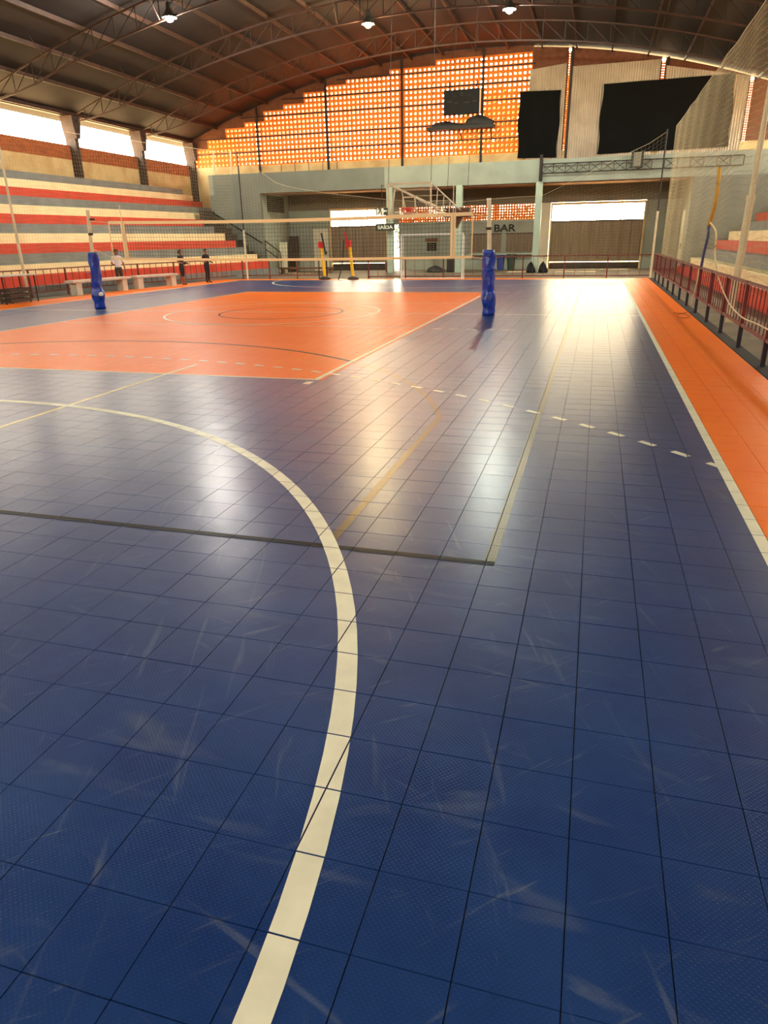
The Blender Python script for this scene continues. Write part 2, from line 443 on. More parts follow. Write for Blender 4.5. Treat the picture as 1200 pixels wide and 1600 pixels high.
paint('three_point_line', arc(-8.93, 5.9, 7.573, 0.07, t1_, PI - t0_) + [rect(-16.255, -16.185, 4.14, 7.86)], 'paint_black', 0.0009)
paint('lane_line', [rect(-6.65, -6.585, 4.14, 10.9)], 'paint_lane_reflection', 0.0010)
paint('lane_line', [rect(-11.67, -11.605, 4.14, 10.9)], 'paint_lane_reflection', 0.0010)
dq = []; per = 0.425 / 13.318; t = math.atan2(6.57 + 1.86, 1.13 + 9.01)
while t < PI - 0.62:
    dq += arc(-9.01, -1.86, 13.318, 0.075, t - 0.09 / 13.3, t + 0.11 / 13.3); t += per
paint('free_throw_dashes', dq, 'paint_white', 0.0014)
paint('volleyball_boundary', [rect(-4.03, -3.95, 9.9, 28.36), rect(-14.36, -14.29, 9.9, 28.36), rect(-14.29, -4.03, 9.90, 9.965), rect(-14.29, -4.03, 28.29, 28.36), rect(-4.07, -3.96, 9.56, 9.76), rect(-3.75, -3.15, 28.29, 28.36)], 'paint_white', 0.0015)
paint('centre_line', [rect(-19.13, 1.22, 19.93, 19.995)], 'paint_white', 0.0011)
paint('attack_line', [rect(-14.29, -4.03, 16.62, 16.67)], 'paint_white', 0.0011)
paint('attack_line', [rect(-14.29, -4.03, 23.2, 23.25)], 'paint_white', 0.0011)
paint('attack_dashes', [rect(-3.62 + 0.42 * k, -3.38 + 0.42 * k, 16.47, 16.53) for k in range(5)], 'paint_white', 0.0011)
paint('centre_circle', arc(-9.25, 19.9, 3.2, 0.07, 0, 2 * PI), 'paint_white', 0.0016)
paint('jump_circle', arc(-9.0, 19.9, 1.85, 0.06, 0, 2 * PI), 'paint_black', 0.0013)

# ------------------------------------------------------------------ ceiling: arched sheet, purlins
N = 40
xs = [XL - 0.6 + (XR - XL + 1.2) * k / N for k in range(N + 1)]
mb = MB()
vs = [(x, y, roof_z(x) + dz) for dz in (0.0, 0.08) for y in (YN - 0.4, YF + 0.7) for x in xs]
n1 = N + 1
fs = []
for k in range(N):
    fs += [(k, k + 1, n1 + k + 1, n1 + k), (2 * n1 + k, 3 * n1 + k, 3 * n1 + k + 1, 2 * n1 + k + 1)]
ceiling = struct(mb.add(vs, fs).build('ceiling', 'roof', loc=(XC, 20, 8)))
for k in range(21):
    x = XL + 0.35 + (XR - XL - 0.7) * k / 20
    z = roof_z(x) - 0.12
    MB().box(x - 0.035, x + 0.035, YN, YF + 0.1, z - 0.07, z + 0.11).build('purlin', 'steel_rust', ceiling)

# trusses
def truss(y, label):
    t = empty('roof_truss', (XC, y, 8.3))
    def zt(x): return roof_z(x) - 0.24
    def zb(x):
        e = min(1.0, (HALF - abs(x - XC)) / 3.2)
        return roof_z(x) - 0.30 - 0.85 * max(0.0, e) ** 0.6
    X = [XL + 0.1 + (XR - XL - 0.2) * k / 36 for k in range(37)]
    MB().tube([(x, y, zt(x)) for x in X], 0.05, 4).build('top_chord', 'steel_rust', t)
    MB().tube([(x, y, zb(x)) for x in X], 0.055, 4).build('bottom_chord', 'steel_rust', t)
    for k in range(1, 36):
        MB().bar((X[k], y, zt(X[k])), (X[k], y, zb(X[k])), 0.035).build('web_post', 'steel_dark', t)
        a, b = (k, k + 1) if k < 18 else (k, k - 1)
        if k != 18:
            MB().bar((X[a], y, zb(X[a])), (X[b], y, zt(X[b])), 0.03).build('web_diagonal', 'steel_dark', t)
    # sway braces to the purlins
    for k in (4, 9, 14, 22, 27, 32):
        for s_ in (-1, 1):
            MB().bar((X[k], y, zb(X[k])), (X[k] + 0.2, y + s_ * 1.5, roof_z(X[k] + 0.2) - 0.1), 0.03).build('sway_brace', 'steel_rust', t)
    tag(t, label, 'truss', 'arched steel trusses under the roof')
    return t
truss_y = [44.6, 38.1, 31.6, 25.1, 18.6, 12.1]
tl_ = {44.6: 'rusty arched steel truss closest to the orange block lattice wall', 38.1: 'rusty arched steel truss that carries the yellow and the greenish lamps', 31.6: 'rusty arched steel truss that carries the white lamp'}
for y in truss_y:
    truss(y, tl_.get(y, 'rusty arched steel truss over the blue court with no lamp on it'))

# ------------------------------------------------------------------ left and right walls
def side_wall(sgn, x0, name):
    """sgn -1 left, +1 right; wall plane at x0"""
    o_ = sgn * 0.3
    w = struct(MB().box(x0, x0 + o_, YN, YF + 0.3, -0.05, 6.62).build(name, 'cream_wall', loc=(x0, 20, 0)))
    if sgn < 0:  # band left out on the unseen right wall to let in more light
        MB().box(x0 - sgn * 0.02, x0 + o_ * 0.8, YN, YF, 6.62, 7.34).build('brick_band', 'brick_brown', w)
        MB().box(x0 - sgn * 0.03, x0 + o_, YN, YF, 7.30, 7.36).build('sill', 'brick_brown', w)
    MB().box(x0 - sgn * 0.1, x0 + o_, YN, YF + 0.1, 8.84, 9.02).build('eave_beam', 'steel_rust', w)
    if sgn > 0: MB().box(x0, x0 + o_, YN, 18.0, 6.62, 8.84).build('light_block_bay', 'cream_wall', w)  # unseen infill added to keep light out of the near part
    y = 51.1
    while y > YN:
        c = MB()
        ya, yb = y - 0.15, y + 0.15
        xi, xo = x0 - sgn * 0.45, x0 + sgn * 0.2
        c.box(xi, xo, ya, yb, 0, 7.7)
        # haunch that widens towards the truss seat
        pr = [(ya, 7.7), (yb, 7.7), (yb + 0.16, 8.3), (yb + 0.2, 8.84), (ya - 0.2, 8.84), (ya - 0.16, 8.3)]
        c.poly(pr, 'x', x0 - sgn * 0.6, xo)
        c.build('column', 'column', w)
        y -= 6.5
    return w
wl = side_wall(-1, XL, 'wall_left')
wr = side_wall(1, XR, 'wall_right')
# near end wall, unseen; opening under the arch added to let in light
wn = struct(MB().box(XL, XR, YN - 0.25, YN, -0.05, 9.9).build('wall_near', 'cream_wall', loc=(XC, YN, 0)))
for k in range(9):
    x = XL + 0.3 + k * (XR - XL - 0.6) / 8
    MB().box(x - 0.2, x + 0.2, YN - 0.25, YN, 9.9, max(9.95, roof_z(x))).build('column', 'column', wn)

# ------------------------------------------------------------------ bleachers
def bleacher(stations0, back, count, label, z0=0.42, rise=0.428, shift=0, upper_end=None):
    """stations: (y, x of the lowest riser); the top riser stands at x = back for every y"""
    stations = stations0; b = empty('bleacher', (stations0[1][1], stations0[1][0], 0))
    seq = ['step_gray', 'step_red', 'step_cream']; sg = 1 if back > stations[0][1] else -1
    def xk(xf, k): return xf + (back - xf) * k / (count - 1)
    def slab(k, x_in, x_out, za, zb, name, m, inset=0.0):
        stations = stations0 + ([(upper_end, stations0[-1][1])] if upper_end and k >= 8 else [])
        n = len(stations); ring = []
        for q, (y, xf) in enumerate(stations): ring.append((x_in(xf), y + (inset if q == 0 else -inset if q == n - 1 else 0)))
        for q, (y, xf) in reversed(list(enumerate(stations))): ring.append((x_out(xf), y + (inset if q == 0 else -inset if q == n - 1 else 0)))
        MB().poly(ring, 'z', za, zb).build(name, m, b)
    for k in range(count):
        zt = z0 + rise * k
        last = k == count - 1
        slab(k, lambda xf: xk(xf, k), (lambda xf: back + sg * 0.5) if last else (lambda xf: xk(xf, k + 1) + sg * 0.03), max(0.0, zt - rise - 0.02), zt, 'tier', seq[(k + shift) % 3])
        if k: slab(k, lambda xf: xk(xf, k) + sg * 0.06, (lambda xf: back + sg * 0.45) if last else (lambda xf: xk(xf, k + 1) + sg * 0.04), 0.0, zt - rise - 0.01, 'fill', 'concrete_dark', 0.02)
    tag(b, label, 'bleacher')
    return b
bleacher([(YN + 0.2, -22.75), (29.0, -22.6), (43.6, -19.7)], -28.45, 13, 'long stepped concrete bleacher painted in cream, red and grey under the open windows', upper_end=47.6)
bleacher([(YN + 0.2, 4.4), (29.0, 4.4), (43.6, 4.4)], 11.4, 13, 'striped concrete bleacher behind the red railing and the tall white net', z0=0.36, rise=0.432, shift=1)

# ------------------------------------------------------------------ far end: lower building (facade and recess)
FY, BY = 45.0, 49.5
fac = struct(MB().box(-24.9, XR, FY, FY + 0.3, 4.93, 6.12).build('wall_facade', 'teal', loc=(XC, FY, 0)))
MB().box(-24.9, -21.3, FY, FY + 0.3, 0, 4.93).build('wall_panel', 'teal_gray', fac)
MB().box(4.75, XR, FY, FY + 0.3, 0, 4.93).build('wall_panel', 'teal_gray', fac)
MB().box(-24.9, -24.6, FY + 0.3, YF, 0, 6.12).build('side_panel', 'teal_gray', fac)
MB().box(-24.6, -12.9, FY - 0.012, FY - 0.002, 4.93, 6.12).build('painted_band', 'teal_gray', fac)
MB().box(-24.9, XR, FY + 0.3, YF + 0.3, 5.0, 5.25).build('deck_slab', 'soffit', fac)
MB().box(-21.3, 4.75, FY + 0.3, FY + 0.55, 4.86, 5.0).build('soffit_beam', 'soffit', fac)
for x in (-12.6, -8.25, -3.55):
    MB().bevbox(x - 0.19, x + 0.19, FY - 0.04, FY + 0.34, 0, 4.95, 0.02).build('pillar', 'teal_light', fac)
# recess side walls
MB().box(-21.5, -21.3, FY + 0.3, BY, 0, 5.0).build('recess_wall', 'teal', fac)
MB().box(4.75, 4.95, FY + 0.3, BY, 0, 5.0).build('recess_wall', 'teal', fac)
vent = empty('wall_vent', (-21.25, 47.2, 3.9))
MB().box(-21.29, -21.26, 46.0, 48.6, 3.85, 4.85).build('backing', 'black', vent)
for k in range(8):
    z = 3.9 + k * 0.125
    MB().add([(-21.26, 46.0, z), (-21.26, 48.6, z), (-21.18, 48.6, z - 0.05), (-21.18, 46.0, z - 0.05), (-21.26, 46.0, z + 0.02), (-21.26, 48.6, z + 0.02), (-21.18, 48.6, z - 0.03), (-21.18, 46.0, z - 0.03)],
             [(0, 1, 2, 3), (7, 6, 5, 4), (0, 4, 5, 1), (2, 6, 7, 3), (0, 3, 7, 4), (1, 5, 6, 2)]).build('louvre', 'recess_gray', vent)
tag(vent, 'slatted grey louvre vent high on the recess side wall', 'vent')
# back wall of the recess
bw = struct(MB().box(-21.5, 4.95, BY, BY + 0.25, 4.02, 5.0).build('wall_back', 'recess_gray', loc=(XC, BY, 0)))
def bwbox(x0, x1, z0, z1, m, nm='wall_panel', y0=BY, y1=BY + 0.25): return MB().box(x0, x1, y0, y1, z0, z1).build(nm, m, bw)
bwbox(-21.5, -18.25, 0, 4.02, 'teal')
bwbox(-14.05, -13.95, 0, 4.02, 'teal_light', 'jamb')
bwbox(-13.95, -13.2, 2.95, 4.02, 'teal')
bwbox(-13.2, -3.9, 0, 3.05, 'teal')
bwbox(-13.2, -3.9, 2.98, 3.06, 'teal_light', 'ledge', BY - 0.05)
bwbox(-3.9, -3.1, 0, 4.02, 'door_cream')
bwbox(2.7, 4.95, 0, 4.02, 'teal')
bwbox(-21.5, -18.3, 3.0, 3.95, 'teal_light', 'painted_band', BY - 0.01, BY)
def lattice(mb, x0, x1, z0, z1, y0, depth, pitch, hole, keep=None):
    nx = max(1, round((x1 - x0) / pitch)); nz = max(1, round((z1 - z0) / pitch))
    px_, pz_ = (x1 - x0) / nx, (z1 - z0) / nz
    for i in range(nx):
        for k in range(nz):
            a, b, c, d = x0 + i * px_, x0 + (i + 1) * px_, z0 + k * pz_, z0 + (k + 1) * pz_
            if keep and not keep(a, b, c, d): continue
            mx_, mz_ = px_ * (1 - hole) / 2, pz_ * (1 - hole) / 2
            O = [(a, c), (b, c), (b, d), (a, d)]; H = [(a + mx_, c + mz_), (b - mx_, c + mz_), (b - mx_, d - mz_), (a + mx_, d - mz_)]
            vs = [(x, y0, z) for x, z in O] + [(x, y0, z) for x, z in H] + [(x, y0 + depth, z) for x, z in O] + [(x, y0 + depth, z) for x, z in H]
            fs = []
            for q in range(4):
                r_ = (q + 1) % 4
                fs += [(q, r_, 4 + r_, 4 + q), (8 + r_, 8 + q, 12 + q, 12 + r_), (4 + q, 4 + r_, 12 + r_, 12 + q)]
            mb.add(vs, fs)
    return mb
tag(lattice(MB(), -13.2, -3.9, 3.05, 4.02, BY, 0.16, 0.17, 0.36).build('lattice_blocks', 'terracotta', bw, fix=False), kind='stuff')

# gates
def gate(name, x0, x1, zb, zm, zt, npanes, dz):
    g = struct(MB().box(x0, x1, BY - 0.06, BY + 0.0, zb, zb + 0.08).build(name, 'gate_sheet', loc=((x0 + x1) / 2, BY, zb)))
    n = max(4, round((x1 - x0) / 0.62)); w_ = (x1 - x0) / n
    for k in range(n):
        a = x0 + k * w_
        pr = [(a, BY - 0.02), (a + 0.03, BY - 0.02), (a + w_ * 0.2, BY - 0.05), (a + w_ * 0.8, BY - 0.05), (a + w_ - 0.03, BY - 0.02), (a + w_ + 0.01, BY - 0.02), (a + w_ + 0.01, BY), (a, BY)]
        MB().poly(pr, 'z', zb + 0.08, zm).build('sheet_panel', 'gate_sheet', g)
    MB().box(x0, x1, BY + 0.05, BY + 0.2, 0, zb - 0.035).build('threshold', 'concrete_dark', g)
    MB().box(x0, x1, BY - 0.07, BY - 0.03, zb + 1.0, zb + 1.06).build('cross_rail', 'gate_sheet', g)
    MB().box(x0, x1, BY - 0.06, BY + 0.02, zm - 0.03, zm + 0.05).build('window_rail', 'steel_dark', g)
    MB().box(x0 - 0.08, x1 + 0.08, BY - 0.07, BY + 0.05, zt, zt + 0.14).build('lintel', 'cream_wall', g)
    for s_ in (x0 - 0.08, x1 - 0.02): MB().box(s_, s_ + 0.1, BY - 0.07, BY + 0.05, 0, zt).build('jamb', 'cream_wall', g)
    w_ = (x1 - x0) / npanes
    for k in range(npanes):
        a = x0 + k * w_
        MB().box(a + 0.03, a + w_ - 0.03, BY - 0.005, BY + 0.003, zm + 0.05, zt).build('pane', 'pane_glass', g)
        if k: MB().box(a - 0.03, a + 0.03, BY - 0.03, BY + 0.02, zm + 0.05, zt).build('mullion', 'pole_white', g)
    for q in (1, 2):
        z = zm + 0.05 + (zt - zm - 0.05) * q / 3
        MB().box(x0, x1, BY - 0.02, BY + 0.0, z - 0.012, z + 0.012).build('glazing_bar', 'pole_white', g)
    return g
gate('door_1', -18.15, -14.1, 0.5, 2.88, 3.92, 3, 0)
gate('door_2', -3.0, 2.62, 0.45, 2.88, 3.86, 4, 0)
d3 = struct(MB().bevbox(-19.5, -18.4, BY - 0.06, BY - 0.005, 0, 2.8, 0.01).build('door_3', 'door_cream'))
MB().box(-18.55, -18.5, BY - 0.12, BY - 0.06, 1.15, 1.3).build('door_handle', 'charcoal', d3)
d4 = struct(MB().bevbox(4.66, 4.74, 46.2, 47.5, 0.2, 3.3, 0.01).build('door_4', 'door_cream'))
MB().box(4.62, 4.66, 46.3, 46.4, 1.2, 1.5).build('door_handle', 'black', d4)
# bar shutters
for n_, (a, b) in enumerate(((-8.2, -6.2), (-5.85, -4.1))):
    wq = struct(MB().box(a, b, BY - 0.03, BY - 0.005, 1.1, 2.2).build('window_%d' % (n_ + 1), 'shutter'))
    for k in range(11): MB().box(a, b, BY - 0.05, BY - 0.03, 1.13 + k * 0.098, 1.19 + k * 0.098).build('shutter_slat', 'shutter', wq)
    MB().box(a - 0.06, b + 0.06, BY - 0.07, BY - 0.005, 2.2, 2.27).build('window_frame', 'wood_dark', wq)
struct(MB().bevbox(-8.4, -3.95, BY - 0.35, BY - 0.005, 0.92, 1.02, 0.015).build('trim_1', 'teal_light'))
bar = text_mesh('bar_sign', 'BAR', 0.62, 'black', None, (-6.0, BY - 0.03, 2.55), 0.015, 1.25)
tag(bar, 'black BAR lettering on the pale green wall above the shutters', 'sign')

# ------------------------------------------------------------------ far end: upper wall
wf = struct(MB().box(XL, -24.7, YF, YF + 0.25, -0.05, 7.2).build('wall_far', 'cream_wall', loc=(XC, YF, 0)))
MB().box(-24.7, XR, YF, YF + 0.25, 5.25, 7.16).build('wall_panel', 'cream_wall', wf)
PITCH = 0.31
ZL0 = 7.18
def step_top(x):
    g0 = math.floor((x - XL) / (PITCH * 5)) * PITCH * 5 + XL
    z = min(roof_z(g0), roof_z(min(g0 + PITCH * 5, -4.6))) - 0.3
    return ZL0 + math.floor((z - ZL0) / PITCH) * PITCH
lb = MB()
ncol = int((-4.6 - XL) / PITCH)
for i in range(ncol):
    a = XL + 0.02 + i * PITCH
    zt = step_top(a + 0.01)
    if a > -5.4: zt = min(zt, 99)
    if zt - ZL0 > PITCH * 0.9: lattice(lb, a, a + PITCH, ZL0, zt, YF + 0.02, 0.30, PITCH, 0.50)
    # solid infill above the open blocks
xe = XL + 0.02 + ncol * PITCH
tag(lb.build('lattice_blocks', 'terracotta', wf, fix=False), kind='stuff')
k = 0
while True:
    a = XL + k * PITCH * 5
    if a >= xe: break
    b = min(a + PITCH * 5, xe); zt = step_top(a + 0.01)
    MB().add([(a, YF + y, z) for y in (0.02, 0.18) for z in (zt,) ] + [(b, YF + y, zt) for y in (0.02, 0.18)] +
             [(a, YF + 0.02, roof_z(a) - 0.01), (a, YF + 0.18, roof_z(a) - 0.01), (b, YF + 0.02, roof_z(b) - 0.01), (b, YF + 0.18, roof_z(b) - 0.01)],
             [(0, 1, 3, 2), (4, 6, 7, 5), (0, 2, 6, 4), (1, 5, 7, 3), (0, 4, 5, 1), (2, 3, 7, 6)]).build('brick_infill', 'brick_solid', wf)
    k += 1
# dark blockwork on the right part, with thin slot below the roof sheet and narrow lattice strips
strips = [(-2.72, -2.46), (2.78, 2.98), (7.8, 8.0)]
edges = [xe] + [v for s_ in strips for v in s_] + [XR]
for q in range(0, len(edges) - 1, 2):
    a, b = edges[q], edges[q + 1]
    nseg = max(1, round((b - a) / 1.1)); pts = [(a, ZL0 - 0.05), (b, ZL0 - 0.05)]
    for s_ in range(nseg + 1):
        x = b - (b - a) * s_ / nseg; pts.append((x, roof_z(x) - 0.08))
    MB().poly(pts, 'y', YF + 0.02, YF + 0.18).build('dark_panel', 'brick_solid', wf)
for a, b in strips:
    tag(lattice(MB(), a, b, ZL0 - 0.05, roof_z(b) - 0.25, YF + 0.04, 0.14, 0.13, 0.40).build('lattice_strip', 'terracotta', wf, fix=False), kind='stuff')
# steel posts and horizontal girts over the lattice
for px, zz in ((400, 0), (510, 0), (628, 0), (753, 0), (888, 0), (1035, 0)):
    x = aY(px, 180, YF - 0.06)[0]
    MB().box(x - 0.07, x + 0.07, YF - 0.1, YF + 0.01, 6.6, roof_z(x) - 0.05).build('steel_post', 'steel_dark', wf)
for z in (8.05, 9.0, 10.25, 11.2, 12.1):
    half = HALF * math.sqrt(max(0.0, (13.2 - z - 0.25) / 4.3))
    xa = max(XL + 0.1, XC - half); xb = min(-4.7, XC + half)
    MB().box(xa, xb, YF - 0.05, YF + 0.01, z - 0.035, z + 0.035).build('girt', 'steel_dark', wf)
MB().box(XL + 0.02, -24.9, YF - 0.02, YF, 7.0, 7.2).build('ledge', 'cream_wall', wf)
MB().box(-27.0, -25.0, YF - 0.05, YF - 0.001, 4.7, 6.0).build('opening_shade_panel', 'charcoal', wf)  # charcoal panel painted as the shade inside an opening

# corrugated sheets in front of the blockwork
def corrugated(name, x0, x1, z0, ztl, ztr, label):
    n = int((x1 - x0) / 0.075); mb = MB(); ys = YF - 0.14
    vs = []
    for k in range(n + 1):
        x = x0 + (x1 - x0) * k / n; zt = ztl + (ztr - ztl) * k / n
        yy = ys + (0.02 if k % 2 else -0.02)
        vs += [(x, yy, z0), (x, yy, zt), (x, yy + 0.008, z0), (x, yy + 0.008, zt)]
    fs = []
    for k in range(n):
        a, b = 4 * k, 4 * k + 4
        fs += [(a, b, b + 1, a + 1), (a + 2, a + 3, b + 3, b + 2), (a + 1, b + 1, b + 3, a + 3), (a, a + 2, b + 2, b)]
    o = mb.add(vs, fs).build(name, 'corrugated')
    return tag(o, label, 'metal sheet', 'corrugated sheets covering the end wall')
corrugated('corrugated_sheet', -5.0, -2.78, 5.26, 11.75, 11.95, 'narrow corrugated metal sheet beside the orange block lattice')
corrugated('corrugated_sheet', -2.4, 2.7, 5.26, 11.75, 11.75, 'wide corrugated metal sheet between the two black tarpaulins')
corrugated('corrugated_sheet', 3.05, 7.7, 5.26, 11.4, 10.55, 'corrugated metal sheet behind the large black tarpaulin and white net')

# black tarpaulins
def tarp(pts, label):
    """pts: four corners (x,z) bl, br, tr, tl ; rippled cloth"""
    nx, nz = 22, 16; mb = MB(); vs = []
    for side in (0, 1):
        for j in range(nz + 1):
            for i in range(nx + 1):
                u, v = i / nx, j / nz
                bx = pts[0][0] * (1 - u) + pts[1][0] * u; bz = pts[0][1] * (1 - u) + pts[1][1] * u
                tx = pts[3][0] * (1 - u) + pts[2][0] * u; tz = pts[3][1] * (1 - u) + pts[2][1] * u
                x = bx * (1 - v) + tx * v; z = bz * (1 - v) + tz * v
                if i in (0, nx): x += 0.05 * math.sin(9 * v + i)
                y = YF - 0.235 - 0.025 * math.sin(u * 17 + v * 3) - 0.02 * math.sin(v * 9 - u * 5) + 0.012 * side
                vs.append((x, y, z))
    m_ = (nx + 1) * (nz + 1); fs = []
    for j in range(nz):
        for i in range(nx):
            a = j * (nx + 1) + i
            fs += [(a, a + 1, a + nx + 2, a + nx + 1), (m_ + a, m_ + a + nx + 1, m_ + a + nx + 2, m_ + a + 1)]
    o = mb.add(vs, fs).build('tarpaulin', 'black_fabric', smooth=True)
    return tag(o, label, 'tarpaulin')
def uz(px, py): q = aY(px, py, YF - 0.3); return (q[0], q[2])
tarp([uz(808, 247), uz(869, 246), uz(877, 140), uz(812, 143)], 'tall narrow black tarpaulin hung beside the orange block lattice')
tarp([uz(933, 241), uz(1138, 229), uz(1150, 114), uz(943, 131)], 'wide black tarpaulin hung over the corrugated sheets by the net')

# scoreboard and ledge
sb = empty('scoreboard', (aY(722, 160, YF - 0.4)[0], YF - 0.4, aY(722, 180, YF - 0.4)[2]))
q0, q1 = uz(694, 181), uz(751, 138)
x0, x1, z0, z1 = q0[0], q1[0], q0[1], q1[1]
cab_ = MB().bevbox(x0, x1, YF - 0.5, YF - 0.25, z0, z1, 0.03).build('cabinet', 'black', sb)
MB().box(x1 - 0.02, x1 + 0.05, YF - 0.52, YF - 0.25, z0, z1).build('edge_trim', 'pole_white', sb)
cx, cz = (x0 + x1) / 2, (z0 + z1) / 2
for dx, dz, w_, h_ in ((-0.8, 0.05, 0.3, 0.07), (-0.35, -0.05, 0.22, 0.06), (0.35, -0.05, 0.34, 0.06), (0.85, 0.0, 0.28, 0.08), (0, 0.5, 0.22, 0.05), (0, 0.38, 0.24, 0.04), (-0.5, 0.35, 0.16, 0.03), (0.5, 0.36, 0.18, 0.03), (0.05, -0.72, 0.5, 0.06)):
    MB().box(cx + dx - w_ / 2, cx + dx + w_ / 2, YF - 0.507, YF - 0.498, cz + dz - h_ / 2, cz + dz + h_ / 2).build('panel_marking', 'charcoal', cab_)
for xx in (x0 + 0.3, x1 - 0.3): MB().bar((xx, YF - 0.3, z1), (xx, YF - 0.06, z1 + 0.5), 0.05).build('hanger', 'steel_dark', sb)
tag(sb, 'dark electronic scoreboard mounted in front of the orange block lattice', 'scoreboard')
lg = empty('maintenance_platform', (aY(720, 205, YF - 0.5)[0], YF - 0.5, 8.5))
a_, b_ = aY(668, 203, YF - 0.6), aY(772, 196, YF - 0.6)
MB().box(a_[0], b_[0], YF - 0.9, YF - 0.05, 8.62, 8.82).build('shelf', 'charcoal', lg)
for xx in (a_[0] + 0.2, (a_[0] + b_[0]) / 2, b_[0] - 0.2): MB().bar((xx, YF - 0.85, 8.62), (xx, YF - 0.02, 8.1), 0.05).build('bracket', 'steel_dark', lg)
tag(lg, 'dark narrow platform on brackets below the scoreboard', 'platform')
def heap(name, xc, yc, z, lx, ly, h, m, label, cat):
    mb = MB(); n, r_ = 12, 5; vs = []
    for i in range(r_ + 1):
        v = i / r_
        for k in range(n):
            t_ = 2 * PI * k / n; s_ = math.cos(v * PI / 2) ** 0.6 * (1 + 0.12 * math.sin(3 * t_ + 5 * v))
            vs.append((xc + lx * s_ * math.cos(t_), yc + ly * s_ * math.sin(t_), z + h * v * (1 + 0.2 * math.sin(2 * t_))))
    fs = [(i * n + k, i * n + (k + 1) % n, (i + 1) * n + (k + 1) % n, (i + 1) * n + k) for i in range(r_) for k in range(n)] + [tuple(range(n))[::-1], tuple(r_ * n + k for k in range(n))]
    return tag(mb.add(vs, fs).build(name, m, smooth=True), label, cat)
heap('bundle', a_[0] + 1.2, YF - 0.5, 8.82, 1.1, 0.3, 0.3, 'charcoal', 'low grey bundle lying on the platform below the scoreboard', 'bundle')
heap('bundle', b_[0] - 1.0, YF - 0.72, 8.82, 1.0, 0.2, 0.5, 'charcoal', 'taller dark bundle lying on the platform end beside the black tarpaulin', 'bundle')

# roof deck railing above the facade, light truss and floodlight on the facade
rl = empty('deck_railing', (-20.5, FY + 0.6, 6.12))
xa, xb = aY(440, 262, FY + 0.2)[0], aY(527, 258, FY + 0.2)[0]
MB().bar((xa, FY + 0.15, 6.62), (xb, FY + 0.15, 6.78), 0.03).build('top_rail', 'steel_dark', rl)
for k in range(5):
    x = xa + (xb - xa) * k / 4; MB().bar((x, FY + 0.15, 6.1), (x, FY + 0.15, 6.62 + 0.04 * k), 0.03).build('baluster', 'steel_dark', rl)
tag(rl, 'thin dark metal railing on the roof deck above the grey wall', 'railing')
for px, lab in ((335, 'short white pole rising from the roof deck beside the left column'), (362, 'white pole rising from the roof deck beside the tall net mast')):
    q = aY(px, 272, FY + 0.25); q2 = aY(px - 2, 235, FY + 0.25)
    tag(MB().tube([(q[0], FY + 0.25, 6.1), (q2[0], FY + 0.25, q2[2])], 0.05, 8).build('deck_pole', 'pole_white'), lab, 'pole')
lt = empty('lighting_truss', (0, FY - 0.12, 5.4))
P0, P1 = aY(846, 265, FY - 0.15), aY(1162, 252, FY - 0.15)
za, zb_ = 5.38, 5.86
yA = FY - 0.15
MB().bar((P0[0], yA, za), (P1[0], yA, za), 0.05).build('bottom_chord', 'steel_dark', lt)
MB().bar((P0[0], yA, zb_), (P1[0], yA, zb_), 0.05).build('top_chord', 'steel_dark', lt)
nn = 16
for k in range(nn + 1):
    x = P0[0] + (P1[0] - P0[0]) * k / nn
    MB().bar((x, yA, za), (x, yA, zb_), 0.035).build('web_post', 'steel_dark', lt)
    if k < nn and k % 2 == 0 or k < 8:
        x2 = P0[0] + (P1[0] - P0[0]) * (k + 1) / nn
        MB().bar((x, yA, za), (x2, yA, zb_), 0.025).build('web_diagonal', 'steel_dark', lt)
        MB().bar((x, yA, zb_), (x2, yA, za), 0.025).build('web_diagonal', 'steel_dark', lt)
MB().box(P0[0] - 0.12, P0[0] + 0.04, FY - 0.2, FY - 0.001, 5.0, 6.35).build('end_bracket', 'steel_dark', lt)
tag(lt, 'dark lattice beam fixed along the pale green parapet', 'lattice beam')
xs_ = aY(995, 255, FY - 0.3)[0]
sp = empty('floodlight', (xs_, FY - 0.35, 5.5))
MB().box(xs_ - 0.32, xs_ - 0.2, FY - 0.42, FY - 0.2, 5.45, 6.3).build('bracket', 'charcoal', sp)
MB().box(xs_ + 0.2, xs_ + 0.32, FY - 0.42, FY - 0.2, 5.45, 6.3).build('bracket', 'charcoal', sp)
MB().bevbox(xs_ - 0.2, xs_ + 0.2, FY - 0.45, FY - 0.2, 5.5, 6.2, 0.03).build('housing', 'recess_gray', sp)
tag(sp, 'small unlit floodlight with two dark brackets on the green parapet', 'floodlight')
# handrail of the stair beside the bleacher
hr = empty('stair_handrail', (-22.5, FY - 0.1, 1.0))
pA, pB = aY(328, 330, FY - 0.12), aY(410, 380, FY - 0.12)
MB().tube([pA, pB], 0.04, 6).build('rail', 'black', hr)
for t_ in (0.15, 0.85):
    q = pA + (pB - pA) * t_; MB().bar(q, (q[0], FY - 0.005, q[2] - 0.05), 0.04).build('bracket', 'black', hr)
tag(hr, 'black sloping handrail on the grey end wall beside the bleacher', 'handrail')
hr = empty('landing_railing', (-20.5, FY - 0.4, 0))
pts = [aY(414, 376, FY - 0.4), aY(438, 394, FY - 0.4), aY(440, 409, FY - 0.4)]
MB().tube(pts, 0.035, 6).build('rail', 'black', hr)
pts2 = [aY(415, 389, FY - 0.4), aY(436, 405, FY - 0.4)]
MB().tube(pts2, 0.03, 6).build('rail', 'black', hr)
for q in (pts[0], pts[1]): MB().bar((q[0], FY - 0.4, 0), q, 0.045).build('post', 'black', hr)
tag(hr, 'short black stair railing standing by the open recess', 'railing')
